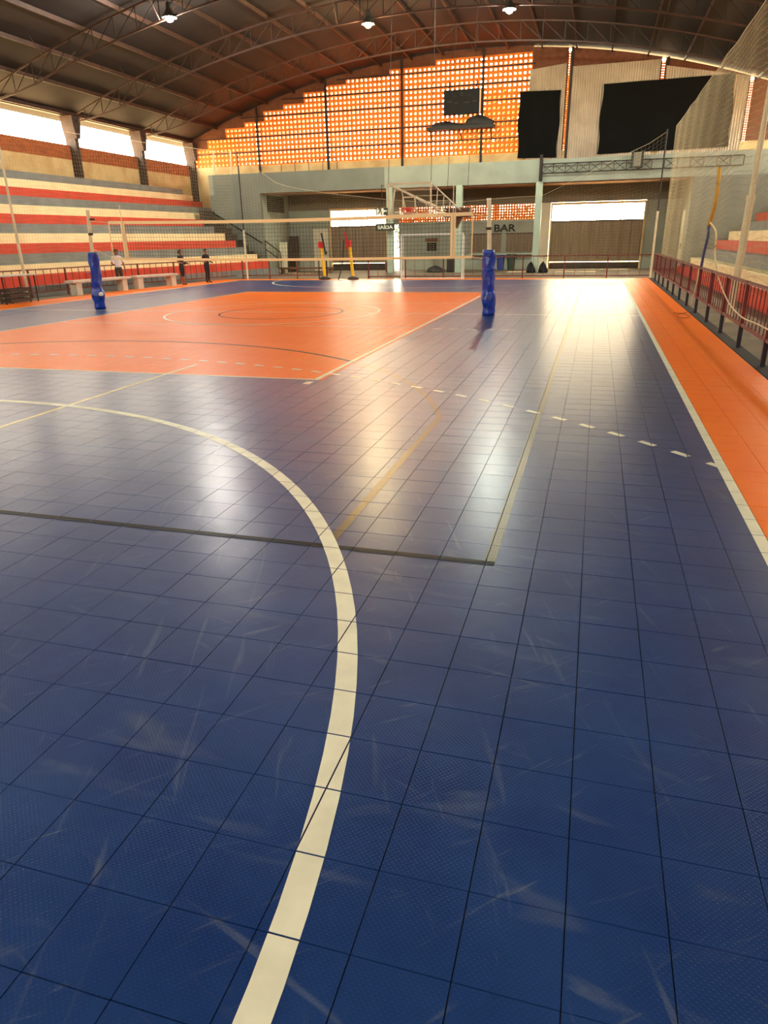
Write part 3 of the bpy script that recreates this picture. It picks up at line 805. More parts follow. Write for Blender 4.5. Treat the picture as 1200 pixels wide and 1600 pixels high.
# stair flight behind the bleacher end
st = empty('stair', (-22.5, 44.3, 0))
for k in range(11):
    MB().box(-20.9 - 0.38 * (k + 1), -20.9 - 0.38 * k, 43.66, FY - 0.02, 0, 0.36 + 0.36 * k).build('step', 'concrete_dark', st)
tag(st, 'dark concrete stair climbing between the bleacher and the grey wall', 'stair')

# ------------------------------------------------------------------ lamps under the roof
def lamp(px, py, Y, lens, colr, watts, label):
    p = aY(px, py, Y)
    l = empty('high_bay_lamp', p)
    rz = roof_z(p[0])
    MB().tube([(p[0], p[1], p[2] + 0.55), (p[0], p[1], rz - 0.2)], 0.02, 6).build('hanger', 'steel_dark', l)
    MB().lathe(p[0], p[1], [(0.08, p[2] + 0.58), (0.11, p[2] + 0.5), (0.12, p[2] + 0.32), (0.30, p[2] + 0.04), (0.32, p[2] + 0.0), (0.28, p[2] + 0.01), (0.10, p[2] + 0.3)], 16).build('reflector', 'charcoal', l)
    mbb = MB(); prof = [(0.02, p[2] - 0.16), (0.12, p[2] - 0.12), (0.19, p[2] - 0.02), (0.19, p[2] + 0.06), (0.08, p[2] + 0.2), (0.03, p[2] + 0.28)]
    mbb.lathe(p[0], p[1], prof, 14).build('bulb', lens, l, smooth=True)
    tag(l, label, 'lamp')
    ld = bpy.data.lights.new('lamp_light', 'POINT'); ld.energy = watts; ld.color = colr; ld.shadow_soft_size = 0.12
    lo = bpy.data.objects.new('lamp_light', ld); COL.objects.link(lo); lo.parent = l; lo.location = (0, 0, -0.24)
lamp(265, 28, 31.6, 'lens_white', (1, 0.93, 0.82), 1500, 'lit white high-bay lamp hanging from the roof over the bleacher side')
lamp(575, 38, 38.1, 'lens_yellow', (1, 0.78, 0.4), 1500, 'lit yellow high-bay lamp hanging over the middle of the court')
lamp(796, 15, 38.1, 'lens_green', (0.9, 1, 0.86), 1500, 'lit greenish white high-bay lamp hanging from the roof')

# ------------------------------------------------------------------ volleyball posts and net
PR = np.array([-2.74, 19.76]); PL = np.array([-15.86, 20.47])
def vpost(c, top, pad_top, lean, label, plab, winch):
    p = empty('volleyball_post', (c[0], c[1], 0))
    MB().tube([(c[0], c[1], 0.0), (c[0] + lean * 0.5, c[1], pad_top + 0.3), (c[0] + lean, c[1], top)], 0.055, 12).build('tube', 'pole_white', p, smooth=False)
    MB().tube([(c[0] + lean * 0.8, c[1], top - 0.75), (c[0] + lean * 0.8, c[1], top - 0.68)], 0.075, 12).build('collar', 'steel_rust', p)
    MB().tube([(c[0] + lean, c[1], top - 0.02), (c[0] + lean, c[1], top + 0.02)], 0.06, 12).build('cap', 'white_metal', p)
    if winch:
        MB().bar((c[0] + lean + 0.05, c[1], top - 0.28), (c[0] + lean + 0.2, c[1], top - 0.28), 0.06).build('hook', 'steel_dark', p)
    tag(p, label, 'post')
    # wrapped pad: creased sleeve, bulging at the lower end
    nseg, nr = 26, 20; vs = []; fs = []
    for j in range(nseg + 1):
        v = j / nseg; z = 0.02 + (pad_top - 0.02) * v
        base = 0.165 + 0.035 * math.exp(-((v - 0.25) / 0.12) ** 2) - 0.025 * math.exp(-((v - 0.38) / 0.05) ** 2) - 0.02 * math.exp(-((v - 0.12) / 0.04) ** 2)
        for k in range(nr):
            t_ = 2 * PI * k / nr
            r_ = base * (1 + 0.10 * math.sin(3 * t_ + 9 * v) * (1 - 0.5 * v) + 0.07 * math.sin(5 * t_ - 17 * v + c[0]) + 0.05 * math.sin(23 * v + 2 * t_))
            vs.append((c[0] + lean * 0.55 * v + r_ * math.cos(t_), c[1] + r_ * math.sin(t_), z))
    for j in range(nseg):
        for k in range(nr):
            fs.append((j * nr + k, j * nr + (k + 1) % nr, (j + 1) * nr + (k + 1) % nr, (j + 1) * nr + k))
    n0 = len(vs)
    vs += [(c[0] + lean * 0.55, c[1], pad_top), (c[0], c[1], 0.02)]
    for k in range(nr):
        fs.append((nseg * nr + k, nseg * nr + (k + 1) % nr, n0)); fs.append(((k + 1) % nr, k, n0 + 1))
    pd = empty('post_pad', (c[0], c[1], 0))
    MB().add(vs, fs).build('sleeve', 'pad_blue', pd, smooth=True)
    for z in ((0.42, 1.15) if winch else (1.2,)):
        MB().tube([(c[0] + 0.20 * math.cos(a), c[1] + 0.20 * math.sin(a), z) for a in [2 * PI * q / 14 for q in range(15)]], 0.012, 5).build('strap', 'pad_blue', pd)
    if winch: MB().lathe(c[0] + 0.2, c[1] - 0.1, [(0.02, 0.42), (0.07, 0.45), (0.07, 0.53), (0.02, 0.56)], 10).build('emblem', 'white_metal', pd)
    tag(pd, plab, 'post pad')
vpost(PR, 2.94, 1.70, -0.09, 'white volleyball post standing on the open blue court', 'wrinkled blue pad wrapped round the post on the open blue court', False)
vpost(PL, 3.05, 1.78, 0.12, 'white volleyball post standing before the concrete benches', 'blue pad wrapped round the post before the concrete benches', True)
net = empty('volleyball_net', ((PR[0] + PL[0]) / 2, (PR[1] + PL[1]) / 2, 1.5))
nA = np.array([-15.0, 20.42]); nB = np.array([-3.25, 19.79])
def nz_top(t): return 2.66 - 0.06 * t - 0.06 * math.sin(PI * t)
def nz_bot(t): return 1.585 - 0.06 * t - 0.05 * math.sin(PI * t)
def npt(t, v):
    xy = nA + (nB - nA) * t; return (xy[0], xy[1] + 0.04 * math.sin(9 * t) * (1 - abs(2 * v - 1)), nz_bot(t) + (nz_top(t) - nz_bot(t)) * v)
def ribbon(f_t, z_off, h, name, m, t0=0.0, t1=1.0, n=30):
    mb = MB(); vs = []
    for k in range(n + 1):
        t = t0 + (t1 - t0) * k / n; p = npt(t, f_t)
        for dy in (-0.006, 0.006):
            for dz in (z_off - h / 2, z_off + h / 2): vs.append((p[0], p[1] + dy, p[2] + dz))
    fs = []
    for k in range(n):
        a, b = 4 * k, 4 * k + 4
        fs += [(a, b, b + 1, a + 1), (a + 2, a + 3, b + 3, b + 2), (a + 1, b + 1, b + 3, a + 3), (a, a + 2, b + 2, b)]
    return mb.add(vs, fs).build(name, m, net)
ribbon(1.0, 0, 0.09, 'top_tape', 'tape_cream'); ribbon(0.0, 0, 0.07, 'bottom_tape', 'tape_cream')
def strands(mb, grid, r):
    """thin three-sided cords along both directions of a grid of points"""
    gi, gj = len(grid), len(grid[0])
    for i in range(gi): mb.tube(grid[i], r, 3, caps=False)
    for j in range(gj): mb.tube([grid[i][j] for i in range(gi)], r, 3, caps=False)
    return mb
g_ = [[npt(i / 116 , j / 10) for j in range(11)] for i in range(117)]
tag(strands(MB(), g_, 0.0035).build('netting', 'net_black', net, fix=False), kind='stuff')
for t_ in (0.045, 0.955):
    mb = MB(); a, b = npt(t_, 0.0), npt(t_, 1.0)
    sb_ = mb.box(a[0] - 0.07, a[0] + 0.07, a[1] - 0.012, a[1] + 0.012, a[2], b[2]).build('side_band', 'tape_cream', net)
    an = MB().tube([(b[0], b[1] - 0.02, a[2]), (b[0], b[1] - 0.02, b[2] + (0.78 if t_ > 0.5 else 0.5))], 0.012, 6).build('antenna', 'pole_white', sb_)
for t_, P, top, lean in ((0.0, PL, 3.05, 0.12), (1.0, PR, 2.94, -0.09)):
    e = npt(t_, 1.0); e2 = npt(t_, 0.0)
    MB().tube([e, (P[0] + lean, P[1], top - 0.33 if t_ == 0 else top - 0.45)], 0.012, 5).build('top_cord', 'rope', net)
    MB().tube([e2, (P[0] + lean * 0.5, P[1], 1.45 if t_ else 1.9)], 0.012, 5).build('bottom_cord', 'rope', net)
    MB().tube([e, e2], 0.02, 5).build('end_rod', 'tape_cream', net)
tag(net, 'black volleyball net with cream tapes stretched across the court', 'net')

# ------------------------------------------------------------------ goal
gl = empty('futsal_goal', (-8.25, 37.4, 0))
gx0, gx1, gy, gh = -9.86, -6.62, 37.4, 2.22
for x in (gx0, gx1): MB().bar((x, gy, TOP), (x, gy, gh), 0.085).build('post', 'white_metal', gl)
MB().bar((gx0 - 0.04, gy, gh), (gx1 + 0.04, gy, gh), 0.085).build('crossbar', 'white_metal', gl)
for x in (gx0, gx1):
    MB().tube([(x, gy, gh - 0.02), (x, gy + 0.45, gh - 0.1), (x, gy + 0.55, TOP + 0.03)], 0.02, 6).build('back_frame', 'white_metal', gl)
    MB().tube([(x, gy, TOP + 0.03), (x, gy + 0.55, TOP + 0.03)], 0.02, 6).build('side_runner', 'white_metal', gl)
MB().tube([(gx0, gy + 0.55, TOP + 0.03), (gx1, gy + 0.55, TOP + 0.03)], 0.025, 6).build('ground_bar', 'white_metal', gl)
tag(gl, 'white metal futsal goal frame standing before the red end railing', 'goal')

# ------------------------------------------------------------------ basketball hoop hung from the roof
HY = 30.9
hp = empty('basketball_hoop', (-7.77, HY, 2.95))
bx0, bx1, bz0, bz1 = -8.69, -6.86, 2.98, 4.17
for nm, a in (('frame_bar', (bx0 - 0.03, bx1 + 0.03, bz0 - 0.03, bz0 + 0.03)), ('frame_bar', (bx0 - 0.03, bx1 + 0.03, bz1 - 0.03, bz1 + 0.03)), ('frame_bar', (bx0 - 0.03, bx0 + 0.03, bz0 + 0.03, bz1 - 0.03)), ('frame_bar', (bx1 - 0.03, bx1 + 0.03, bz0 + 0.03, bz1 - 0.03))):
    MB().box(a[0], a[1], HY - 0.02, HY + 0.03, a[2], a[3]).build(nm, 'pole_white', hp)
ix0, ix1, iz0, iz1 = -8.08, -7.5, 3.14, 3.62
bgm = bpy.data.materials.new('backboard_glass'); bgm.use_nodes = True
_nt = bgm.node_tree; _nt.nodes.remove(_nt.nodes['Principled BSDF'])
_a, _b, _c = _nt.nodes.new('ShaderNodeBsdfTransparent'), _nt.nodes.new('ShaderNodeBsdfGlossy'), _nt.nodes.new('ShaderNodeMixShader')
_b.inputs['Roughness'].default_value = 0.1; _c.inputs['Fac'].default_value = 0.07
_nt.links.new(_a.outputs[0], _c.inputs[1]); _nt.links.new(_b.outputs[0], _c.inputs[2]); _nt.links.new(_c.outputs[0], _nt.nodes['Material Output'].inputs['Surface'])
MATS['backboard_glass'] = bgm
bb_ = MB().box(bx0, bx1, HY, HY + 0.012, bz0, bz1).build('backboard', 'backboard_glass', hp)
for a in ((ix0, ix1, iz0, iz0 + 0.05), (ix0, ix1, iz1, iz1 + 0.05), (ix0, ix0 + 0.05, iz0 + 0.05, iz1), (ix1 - 0.05, ix1, iz0 + 0.05, iz1)):
    MB().box(a[0], a[1], HY - 0.012, HY - 0.002, a[2], a[3]).build('target_square', 'pole_white', bb_)
rc = (-7.79, HY - 0.36, 3.2)
MB().tube([(rc[0] + 0.23 * math.cos(a), rc[1] + 0.23 * math.sin(a), rc[2]) for a in [2 * PI * k / 24 for k in range(25)]], 0.018, 6).build('rim', 'orange_rim', hp)
MB().box(rc[0] - 0.1, rc[0] + 0.1, HY - 0.14, HY - 0.01, 3.08, 3.24).build('rim_bracket', 'orange_rim', hp)
hg = MB()
for k in range(12):
    a = 2 * PI * k / 12
    for s_ in (1, -1):
        hg.tube([(rc[0] + 0.23 * math.cos(a), rc[1] + 0.23 * math.sin(a), 3.19), (rc[0] + 0.17 * math.cos(a + s_ * 0.5), rc[1] + 0.17 * math.sin(a + s_ * 0.5), 3.0), (rc[0] + 0.13 * math.cos(a), rc[1] + 0.13 * math.sin(a), 2.85)], 0.006, 3, caps=False)
hg.build('hoop_net', 'red', hp, fix=False)
fb = [(-7.2, 36.2, 3.0), (-6.6, 36.2, 3.0)]
for (sx, sz), e in (((bx0, bz1), (-7.25, 36.3, 3.25)), ((bx1, bz1), (-6.55, 36.3, 3.25)), ((bx0 + 0.25, bz0 + 0.1), (-7.25, 36.3, 3.05)), ((bx1 - 0.1, bz0 + 0.1), (-6.55, 36.3, 3.05))):
    MB().bar((sx, HY + 0.04, sz), e, 0.05).build('strut', 'pole_white', hp)
def lerp(a, b, t): return tuple(a[i] + (b[i] - a[i]) * t for i in range(3))
tl, tr = (bx0, HY + 0.04, bz1), (bx1, HY + 0.04, bz1); bl, br = (bx0 + 0.25, HY + 0.04, bz0 + 0.1), (bx1 - 0.1, HY + 0.04, bz0 + 0.1)
eT, eB, eT2, eB2 = (-7.25, 36.3, 3.25), (-7.25, 36.3, 3.05), (-6.55, 36.3, 3.25), (-6.55, 36.3, 3.05)
for t_ in (0.2, 0.4, 0.6, 0.8):
    MB().bar(lerp(tr, eT2, t_), lerp(br, eB2, t_), 0.035).build('lattice_bar', 'pole_white', hp)
    MB().bar(lerp(tl, eT, t_), lerp(bl, eB, t_), 0.035).build('lattice_bar', 'pole_white', hp)
    MB().bar(lerp(tl, eT, t_), lerp(tr, eT2, t_), 0.035).build('lattice_bar', 'pole_white', hp)
MB().bar(lerp(tl, eT, 0.05), lerp(br, eB2, 0.5), 0.045).build('lattice_bar', 'pole_white', hp)
MB().bar(lerp(tl, eT, 0.1), (bx0 + 0.1, HY + 0.05, bz0), 0.045).build('lattice_bar', 'pole_white', hp)
MB().bevbox(-7.45, -6.1, 36.2, 36.9, 2.95, 3.4, 0.03).build('pivot_block', 'brown', hp)
MB().poly([(-7.0, 2.95), (-6.5, 2.95), (-6.75, 2.45)], 'y', 36.3, 36.6).build('counterweight', 'brown', hp)
for (x, y, z) in ((bx0, HY + 0.04, bz1), (bx1, HY + 0.04, bz1)):
    MB().tube([(x, y, z), (x + (0.1 if x < -8 else 0), 31.6, roof_z(x) - 1.1)], 0.012, 4).build('cable', 'steel_dark', hp)
for x in (-7.3, -6.3): MB().tube([(x, 36.5, 3.4), (x, 38.1, roof_z(x) - 1.1)], 0.012, 4).build('cable', 'steel_dark', hp)
tag(hp, 'glass basketball backboard and hoop on a white frame hung by cables', 'basketball hoop')

# ------------------------------------------------------------------ railings
def panel(axis, fixed, a, b, zt, zb, bar_gap, m_rail, m_post, label, group, post_at='a', post_w=0.07, bar_w=0.016, rail_w=0.05):
    if axis == 'l':
        (lx0, ly0), (lx1, ly1) = fixed; LL = math.hypot(lx1 - lx0, ly1 - ly0)
        P = lambda s_, z: (lx0 + (lx1 - lx0) * s_ / LL, ly0 + (ly1 - ly0) * s_ / LL, z)
    else:
        P = (lambda s_, z: (fixed, s_, z)) if axis == 'y' else (lambda s_, z: (s_, fixed, z))
    f = empty('fence_panel', P((a + b) / 2, 0))
    b_e = b - 0.045
    MB().bar(P(a, zt), P(b_e, zt), rail_w).build('top_rail', m_rail, f)
    MB().bar(P(a, zb), P(b_e, zb), rail_w).build('bottom_rail', m_rail, f)
    n = max(2, round((b - a) / bar_gap))
    for k in range(1, n):
        s_ = a + (b - a) * k / n
        MB().bar(P(s_, zb), P(s_, zt), bar_w).build('bar', m_rail, f)
    s_ = a
    MB().bar(P(s_, 0.0), P(s_, zb), post_w).build('post_foot', m_post, f)
    MB().bar(P(s_, zb), P(s_, zt + 0.03), post_w * 0.9).build('post', m_rail if m_rail == 'fence_red' and axis == 'y' else m_post, f)
    tag(f, label, 'fence', group)
ys_ = [38.0 - 2.14 * k for k in range(19)]
for b, a in zip(ys_[:-1], ys_[1:]):
    panel('y', 2.68, a, b, 1.16, 0.42, 0.30, 'fence_red', 'post_navy', 'dark red barred railing panel along the orange strip before the striped bleacher', 'red railing beside the orange strip')
xs2 = [2.66 - 2.1 * k for k in range(8)]
for b, a in zip(xs2[:-1], xs2[1:]):
    panel('x', 38.55, a, b, 1.08, 0.12, 0.52, 'fence_red', 'fence_red', 'red barred railing panel along the end of the court behind the goal', 'red railing at the end of the court')
xs3 = [-14.6 - 1.7 * k for k in range(4)]
for b, a in zip(xs3[:-1], xs3[1:]):
    panel('x', 38.55, a, b, 1.08, 0.2, 0.42, 'fence_rust', 'fence_rust', 'rusty railing panel at the end of the court below the stair', 'rusty railing by the stair')
panel('x', 38.55, -14.5, -12.05, 1.05, 0.5, 0.8, 'steel_dark', 'steel_dark', 'dark low railing behind the two yellow poles', 'dark railing behind the yellow poles', bar_w=0.03)
for seg, cnt in ((((-22.42, 20.4), (-22.27, 29.0)), 4), (((-22.27, 29.0), (-19.85, 38.0)), 4)):
    LL_ = math.hypot(seg[1][0] - seg[0][0], seg[1][1] - seg[0][1])
    for k in range(cnt):
        panel('l', seg, LL_ * k / cnt, LL_ * (k + 1) / cnt, 1.1, 0.22, 0.40, 'fence_rust', 'fence_rust', 'rust-brown barred railing panel in front of the long bleacher', 'rusty railing before the long bleacher', bar_w=0.02)

# ------------------------------------------------------------------ protective nets and their masts
def cage(name, A, B, z0, z1, cell, label, r, m='net_white', amp=0.03, prof=None, fold=1.0):
    PT = [np.array(q, float) for q in (A if B is None else (A, B))]
    seg_ = [np.linalg.norm(q - p) for p, q in zip(PT[:-1], PT[1:])]; L_ = sum(seg_); cum = np.concatenate([[0], np.cumsum(seg_)])
    A, B = PT[0], PT[-1]; nrm = np.array([-(B - A)[1], (B - A)[0]]) / np.linalg.norm(B - A)
    def along(u_): return np.array([np.interp(u_ * L_, cum, [p[0] for p in PT]), np.interp(u_ * L_, cum, [p[1] for p in PT])])
    ni, nj = int(L_ / cell), int((z1 - z0) / cell)
    ph = rng.uniform(0, 6.28, 8)
    grid = []
    for i in range(ni + 1):
        u_ = i / ni; row = []
        for j in range(nj + 1):
            v = j / nj; c = along(u_)
            off = fold * (0.10 * math.sin(u_ * L_ * 0.9 + ph[0]) * (1 - v) + 0.05 * math.sin(u_ * L_ * 2.3 + 5 * v + ph[1]))
            sag = 0.06 * math.sin(u_ * L_ * 1.45 + ph[2]) + amp * (1 if (i + j) % 2 else -1) * 0.5 + rng.normal(0, 0.008)
            zz = z1 if prof is None else float(np.interp(u_, prof[0], prof[1]))
            z = z0 + (zz - z0) * v + sag * (1 if j < nj else 0.3)
            row.append((c[0] + nrm[0] * off, c[1] + nrm[1] * off, z))
        grid.append(row)
    o = empty(name, ((A[0] + B[0]) / 2, (A[1] + B[1]) / 2, z0))
    tag(strands(MB(), grid, r).build('netting', m, o, fix=False), kind='stuff')
    MB().tube([grid[i][nj] for i in range(0, ni + 1, 4)] + [grid[ni][nj]], 0.010, 4).build('head_rope', 'rope', o)
    tag(o, label, 'net')
    return o
cage('safety_net', (2.98, 9.0), (2.98, 38.0), 1.0, 6.55, 0.14, 'tall white safety net hanging above the dark red railing', 0.0030, fold=0.2)
cage('safety_net', (2.6, 38.25), (-19.2, 38.25), 1.0, 6.45, 0.17, 'fine white safety net across the end of the court behind the goal', 0.0020, prof=([0, 0.03, 0.165, 0.25, 0.5, 0.75, 0.9, 1], [6.4, 6.0, 4.7, 3.9, 3.7, 4.3, 4.9, 6.4]))
cage('safety_net', ((-19.55, 37.9), (-22.02, 29.0), (-22.12, 17.5)), None, 0.9, 6.5, 0.15, 'fine white safety net in front of the long striped bleacher', 0.0026, fold=0.3)
def mast(x, y, z1, r0, label, two=None, lean=(0, 0)):
    o = empty('net_mast', (x, y, 0))
    h = two or z1
    MB().tube([(x, y, 0), (x + lean[0] * h / z1, y + lean[1] * h / z1, h)], r0, 10).build('lower_tube', 'pole_white', o)
    if two:
        MB().tube([(x + lean[0] * h / z1, y + lean[1] * h / z1, h - 0.05), (x + lean[0], y + lean[1], z1)], r0 * 0.72, 10).build('upper_tube', 'pole_white' if r0 > 0.05 else 'steel_dark', o)
        MB().tube([(x + lean[0] * h / z1, y + lean[1] * h / z1, h - 0.06), (x + lean[0] * h / z1, y + lean[1] * h / z1, h + 0.04)], r0 * 1.12, 10).build('collar', 'pole_white', o)
    tag(o, label, 'pole')
mast(3.2, 18.8, 7.6, 0.085, 'thick cream net mast behind the dark red railing', two=2.75, lean=(0.12, 0))
mast(2.62, 38.2, 6.5, 0.05, 'thin net mast in the corner of the red railings', two=3.0)
mast(-19.25, 38.2, 6.6, 0.05, 'thin net mast at the corner below the stair', two=2.6)
mast(-21.9, 24.0, 6.6, 0.055, 'cream net mast beside the small table', two=2.4)
# ropes on the right
def rope(name, pts, r, m, label, cat='rope'):
    # smooth polyline
    P = [Vector(p) for p in pts]; out = []
    for i in range(len(P) - 1):
        p0, p1, p2, p3 = P[max(i - 1, 0)], P[i], P[i + 1], P[min(i + 2, len(P) - 1)]
        for k in range(6):
            t_ = k / 6
            out.append(0.5 * ((2 * p1) + (p2 - p0) * t_ + (2 * p0 - 5 * p1 + 4 * p2 - p3) * t_ ** 2 + (3 * p1 - p0 - 3 * p2 + p3) * t_ ** 3))
    out.append(P[-1])
    return tag(MB().tube(out, r, 6).build(name, m, smooth=True), label, cat)
XF = 2.58
rope('hanging_rope', [aX(px, py, XF) for px, py in ((1122, 432), (1130, 455), (1142, 478), (1160, 496), (1180, 505), (1203, 516), (1240, 532))], 0.013, 'rope', 'slack cream rope hanging in a curve across the red railing')
rope('hanging_rope', [aX(px, py, 2.93) for px, py in ((1124, 262), (1122, 290), (1117, 320), (1108, 352))], 0.05, 'rope_ochre', 'thick ochre strap hanging beside the cream net mast')
rope('hanging_rope', [aX(px, py, 2.93) for px, py in ((1109, 347), (1117, 358), (1119, 370), (1117, 398), (1121, 432))], 0.022, 'rope', 'pale cord bundle hanging close by the cream net mast')
rope('hanging_rope', [aX(px, py, 2.6) for px, py in ((1092, 420), (1089, 440), (1084, 460), (1080, 478))], 0.016, 'rope', 'pale cord hanging over the red railing to the orange strip')
rope('hanging_cloth', [aX(px, py, 2.93) for px, py in ((1108, 350), (1106, 370), (1100, 395), (1094, 425))], 0.04, 'cloth_blue', 'twisted blue cloth tied up above the red railing', 'cloth')
wp = [gz(px, py, 0.03) for px, py in ((1052, 489), (1068, 490), (1078, 495), (1066, 497), (1058, 493), (1072, 488), (1090, 484))]
rope('loose_wire', wp, 0.006, 'charcoal', 'thin loose dark wire lying on the orange strip', 'wire')

# ------------------------------------------------------------------ signs
sx0, sz0 = aY(588, 362, FY - 0.15)[0], 0
s1 = empty('exit_sign', (aY(602, 352, FY - 0.3)[0], FY - 0.3, 2.6))
q0, q1 = aY(587, 361, FY - 0.3), aY(617, 349, FY - 0.3)
pl_ = MB().box(q0[0], q1[0], FY - 0.32, FY - 0.28, q0[2], q1[2]).build('plate', 'sign_green', s1)
text_mesh('lettering', 'SAÍDA', 0.29, 'sign_white', pl_, ((q0[0] + q1[0]) / 2, FY - 0.325, (q0[2] + q1[2]) / 2 - 0.01), 0.004, 1.2)
hz = q1[2]
r0, r1 = aY(587, 337, FY - 0.3), aY(607, 324.5, FY - 0.3)
for xx in (q0[0] + 0.15, r1[0] - 0.1): MB().bar((xx, FY - 0.3, q1[2]), (xx, FY - 0.3, r0[2]), 0.02).build('hanger', 'steel_dark', s1)
tag(s1, 'dark green SAÍDA exit sign hanging below the running man sign', 'sign')
s2 = empty('running_man_sign', ((r0[0] + r1[0]) / 2, FY - 0.3, r0[2]))
pl2_ = MB().box(r0[0], r1[0], FY - 0.32, FY - 0.28, r0[2], r1[2]).build('plate', 'sign_green', s2)
mx0, mx1 = r0[0] + 0.08, r0[0] + 0.52
MB().box(mx0, mx1, FY - 0.326, FY - 0.321, r0[2] + 0.03, r1[2] - 0.03).build('white_field', 'sign_white', pl2_)
mc = (mx0 + mx1) / 2; mz = r0[2] + 0.05; yy = FY - 0.332
fig = MB()
fig.bar((mc + 0.02, yy, mz + 0.22), (mc - 0.01, yy, mz + 0.36), 0.07).bar((mc + 0.02, yy, mz + 0.22), (mc + 0.10, yy, mz + 0.12), 0.045).bar((mc + 0.10, yy, mz + 0.12), (mc + 0.09, yy, mz + 0.0), 0.04)
fig.bar((mc + 0.0, yy, mz + 0.22), (mc - 0.07, yy, mz + 0.10), 0.045).bar((mc - 0.07, yy, mz + 0.10), (mc - 0.16, yy, mz + 0.08), 0.04).bar((mc - 0.02, yy, mz + 0.35), (mc + 0.10, yy, mz + 0.27), 0.035).bar((mc - 0.02, yy, mz + 0.35), (mc - 0.13, yy, mz + 0.27), 0.035)
fig.lathe(mc - 0.01, yy, [(0.01, mz + 0.39), (0.045, mz + 0.42), (0.045, mz + 0.45), (0.01, mz + 0.48)], 8)
fig.build('running_figure', 'sign_green', pl2_)
ar = MB(); ax_ = r1[0] - 0.2
ar.box(ax_ - 0.05, ax_ + 0.10, yy, yy + 0.008, mz + 0.17, mz + 0.23).poly([(ax_ - 0.05, mz + 0.12), (ax_ - 0.05, mz + 0.28), (ax_ - 0.14, mz + 0.20)], 'y', yy, yy + 0.008)
ar.build('arrow', 'sign_white', pl2_)
MB().bar(((r0[0] + r1[0]) / 2, FY - 0.3, r1[2]), ((r0[0] + r1[0]) / 2, FY - 0.3, 5.1), 0.03).build('hanger', 'steel_dark', s2)
MB().bar(((r0[0] + r1[0]) / 2, FY - 0.3, 5.1), ((r0[0] + r1[0]) / 2, FY + 0.0, 5.1), 0.03).build('hanger', 'steel_dark', s2)
tag(s2, 'dark sign with running man pictogram and arrow on white', 'sign')
po = empty('wall_poster', (aY(674, 382, BY - 0.05)[0], BY - 0.05, 1.3))
q0, q1 = aY(667, 392, BY - 0.02), aY(682, 379, BY - 0.02)
MB().box(q0[0], q1[0], BY - 0.03, BY - 0.005, q0[2], q1[2]).build('board', 'black', po)
q2, q3 = aY(665, 378, BY - 0.02), aY(684, 372, BY - 0.02)
MB().box(q2[0], q3[0], BY - 0.035, BY - 0.005, q2[2], q3[2]).build('header', 'brown', po)
for k in range(3): MB().box(q0[0] + 0.1, q1[0] - 0.1, BY - 0.034, BY - 0.03, q0[2] + 0.1 + 0.14 * k, q0[2] + 0.13 + 0.14 * k).build('line_marking', 'recess_gray', po)
tag(po, 'small dark board with brown header on the green wall behind the goal', 'board')

# ------------------------------------------------------------------ yellow poles
def ypole(pb, pt, stick, label, m_stick):
    b = gz(*pb); Y = b[1]
    t_ = aY(*pt, Y)
    o = empty('training_pole', (b[0], b[1], 0))
    MB().lathe(b[0], b[1], [(0.30, 0.0), (0.32, 0.06), (0.24, 0.14), (0.10, 0.18)], 16).build('base', 'post_navy', o)
    yt_ = MB().tube([(b[0], b[1], 0.12), tuple(t_)], 0.085, 10).build('yellow_tube', 'yellow', o)
    MB().tube([tuple(t_ + np.array([-0.02, -0.02, -0.28])), tuple(t_ + np.array([-0.03, -0.02, 0.05]))], 0.14, 8).build('red_clamp', 'red', yt_)
    s0, s1_ = aY(*stick[0], Y - 0.2), aY(*stick[1], Y - 0.15)
    MB().tube([s0, s1_], 0.05, 6).build('stick', m_stick, o)
    if len(stick) > 2:
        MB().tube([aY(*p, Y - 0.22) for p in stick[2:]], 0.035, 6).build('hose', 'charcoal', o)
    tag(o, label, 'pole')
ypole((508, 437), (501.5, 379), ((502, 364), (509, 398)), 'yellow pole with red clamp and black stick by the cream door', 'charcoal')
ypole((552, 437), (545.5, 377), ((539, 363), (543, 390), (537, 375), (536, 400), (534, 418), (529, 437)), 'yellow pole with red clamp and raised red stick by the gate', 'red')
tag(MB().tube([gz(499, 437), aY(498, 404, gz(499, 437)[1])], 0.03, 6).build('short_post', 'charcoal'), 'short dark post standing beside the yellow pole', 'post')

# ------------------------------------------------------------------ furniture and loose things
def bench(p, q, label):
    p, q = np.array(p), np.array(q); d = (q - p) / np.linalg.norm(q - p); n = np.array([d[1], -d[0]]); c = (p + q) / 2
    b = empty('concrete_bench', (c[0], c[1], 0))
    def slab(a0, a1, w0, w1, z0, z1, name):
        pts = [p + d * a0 + n * w0, p + d * a1 + n * w0, p + d * a1 + n * w1, p + d * a0 + n * w1]
        MB().poly([tuple(v) for v in pts], 'z', z0, z1).build(name, 'concrete_white', b)
    L = np.linalg.norm(q - p)
    slab(0, L, -0.26, 0.26, 0.53, 0.61, 'seat'); slab(0.02, L - 0.02, -0.22, 0.22, 0.50, 0.53, 'seat_rib')
    for t_ in (0.1, 0.9): slab(L * t_ - 0.16, L * t_ + 0.16, -0.18, 0.18, 0.0, 0.50, 'leg')
    tag(b, label, 'bench')
bench((-21.5, 26.0), (-21.2, 29.6), 'pale concrete bench behind the blue padded volleyball post')
bench((-21.12, 30.0), (-20.5, 32.6), 'pale concrete bench between the other bench and the stair')
tb = empty('folding_table', (-21.0, 22.3, 0))
MB().bevbox(-21.5, -20.6, 21.4, 23.3, 0.98, 1.02, 0.01).build('tabletop', 'concrete_white', tb)
for x in (-21.4, -20.7):
    for y in (21.55, 23.15): MB().tube([(x, y, 0.015), (x, y, 0.98)], 0.025, 6).build('leg', 'steel_dark', tb)
tag(tb, 'small pale folding table at the edge of the court by the net mast', 'table')
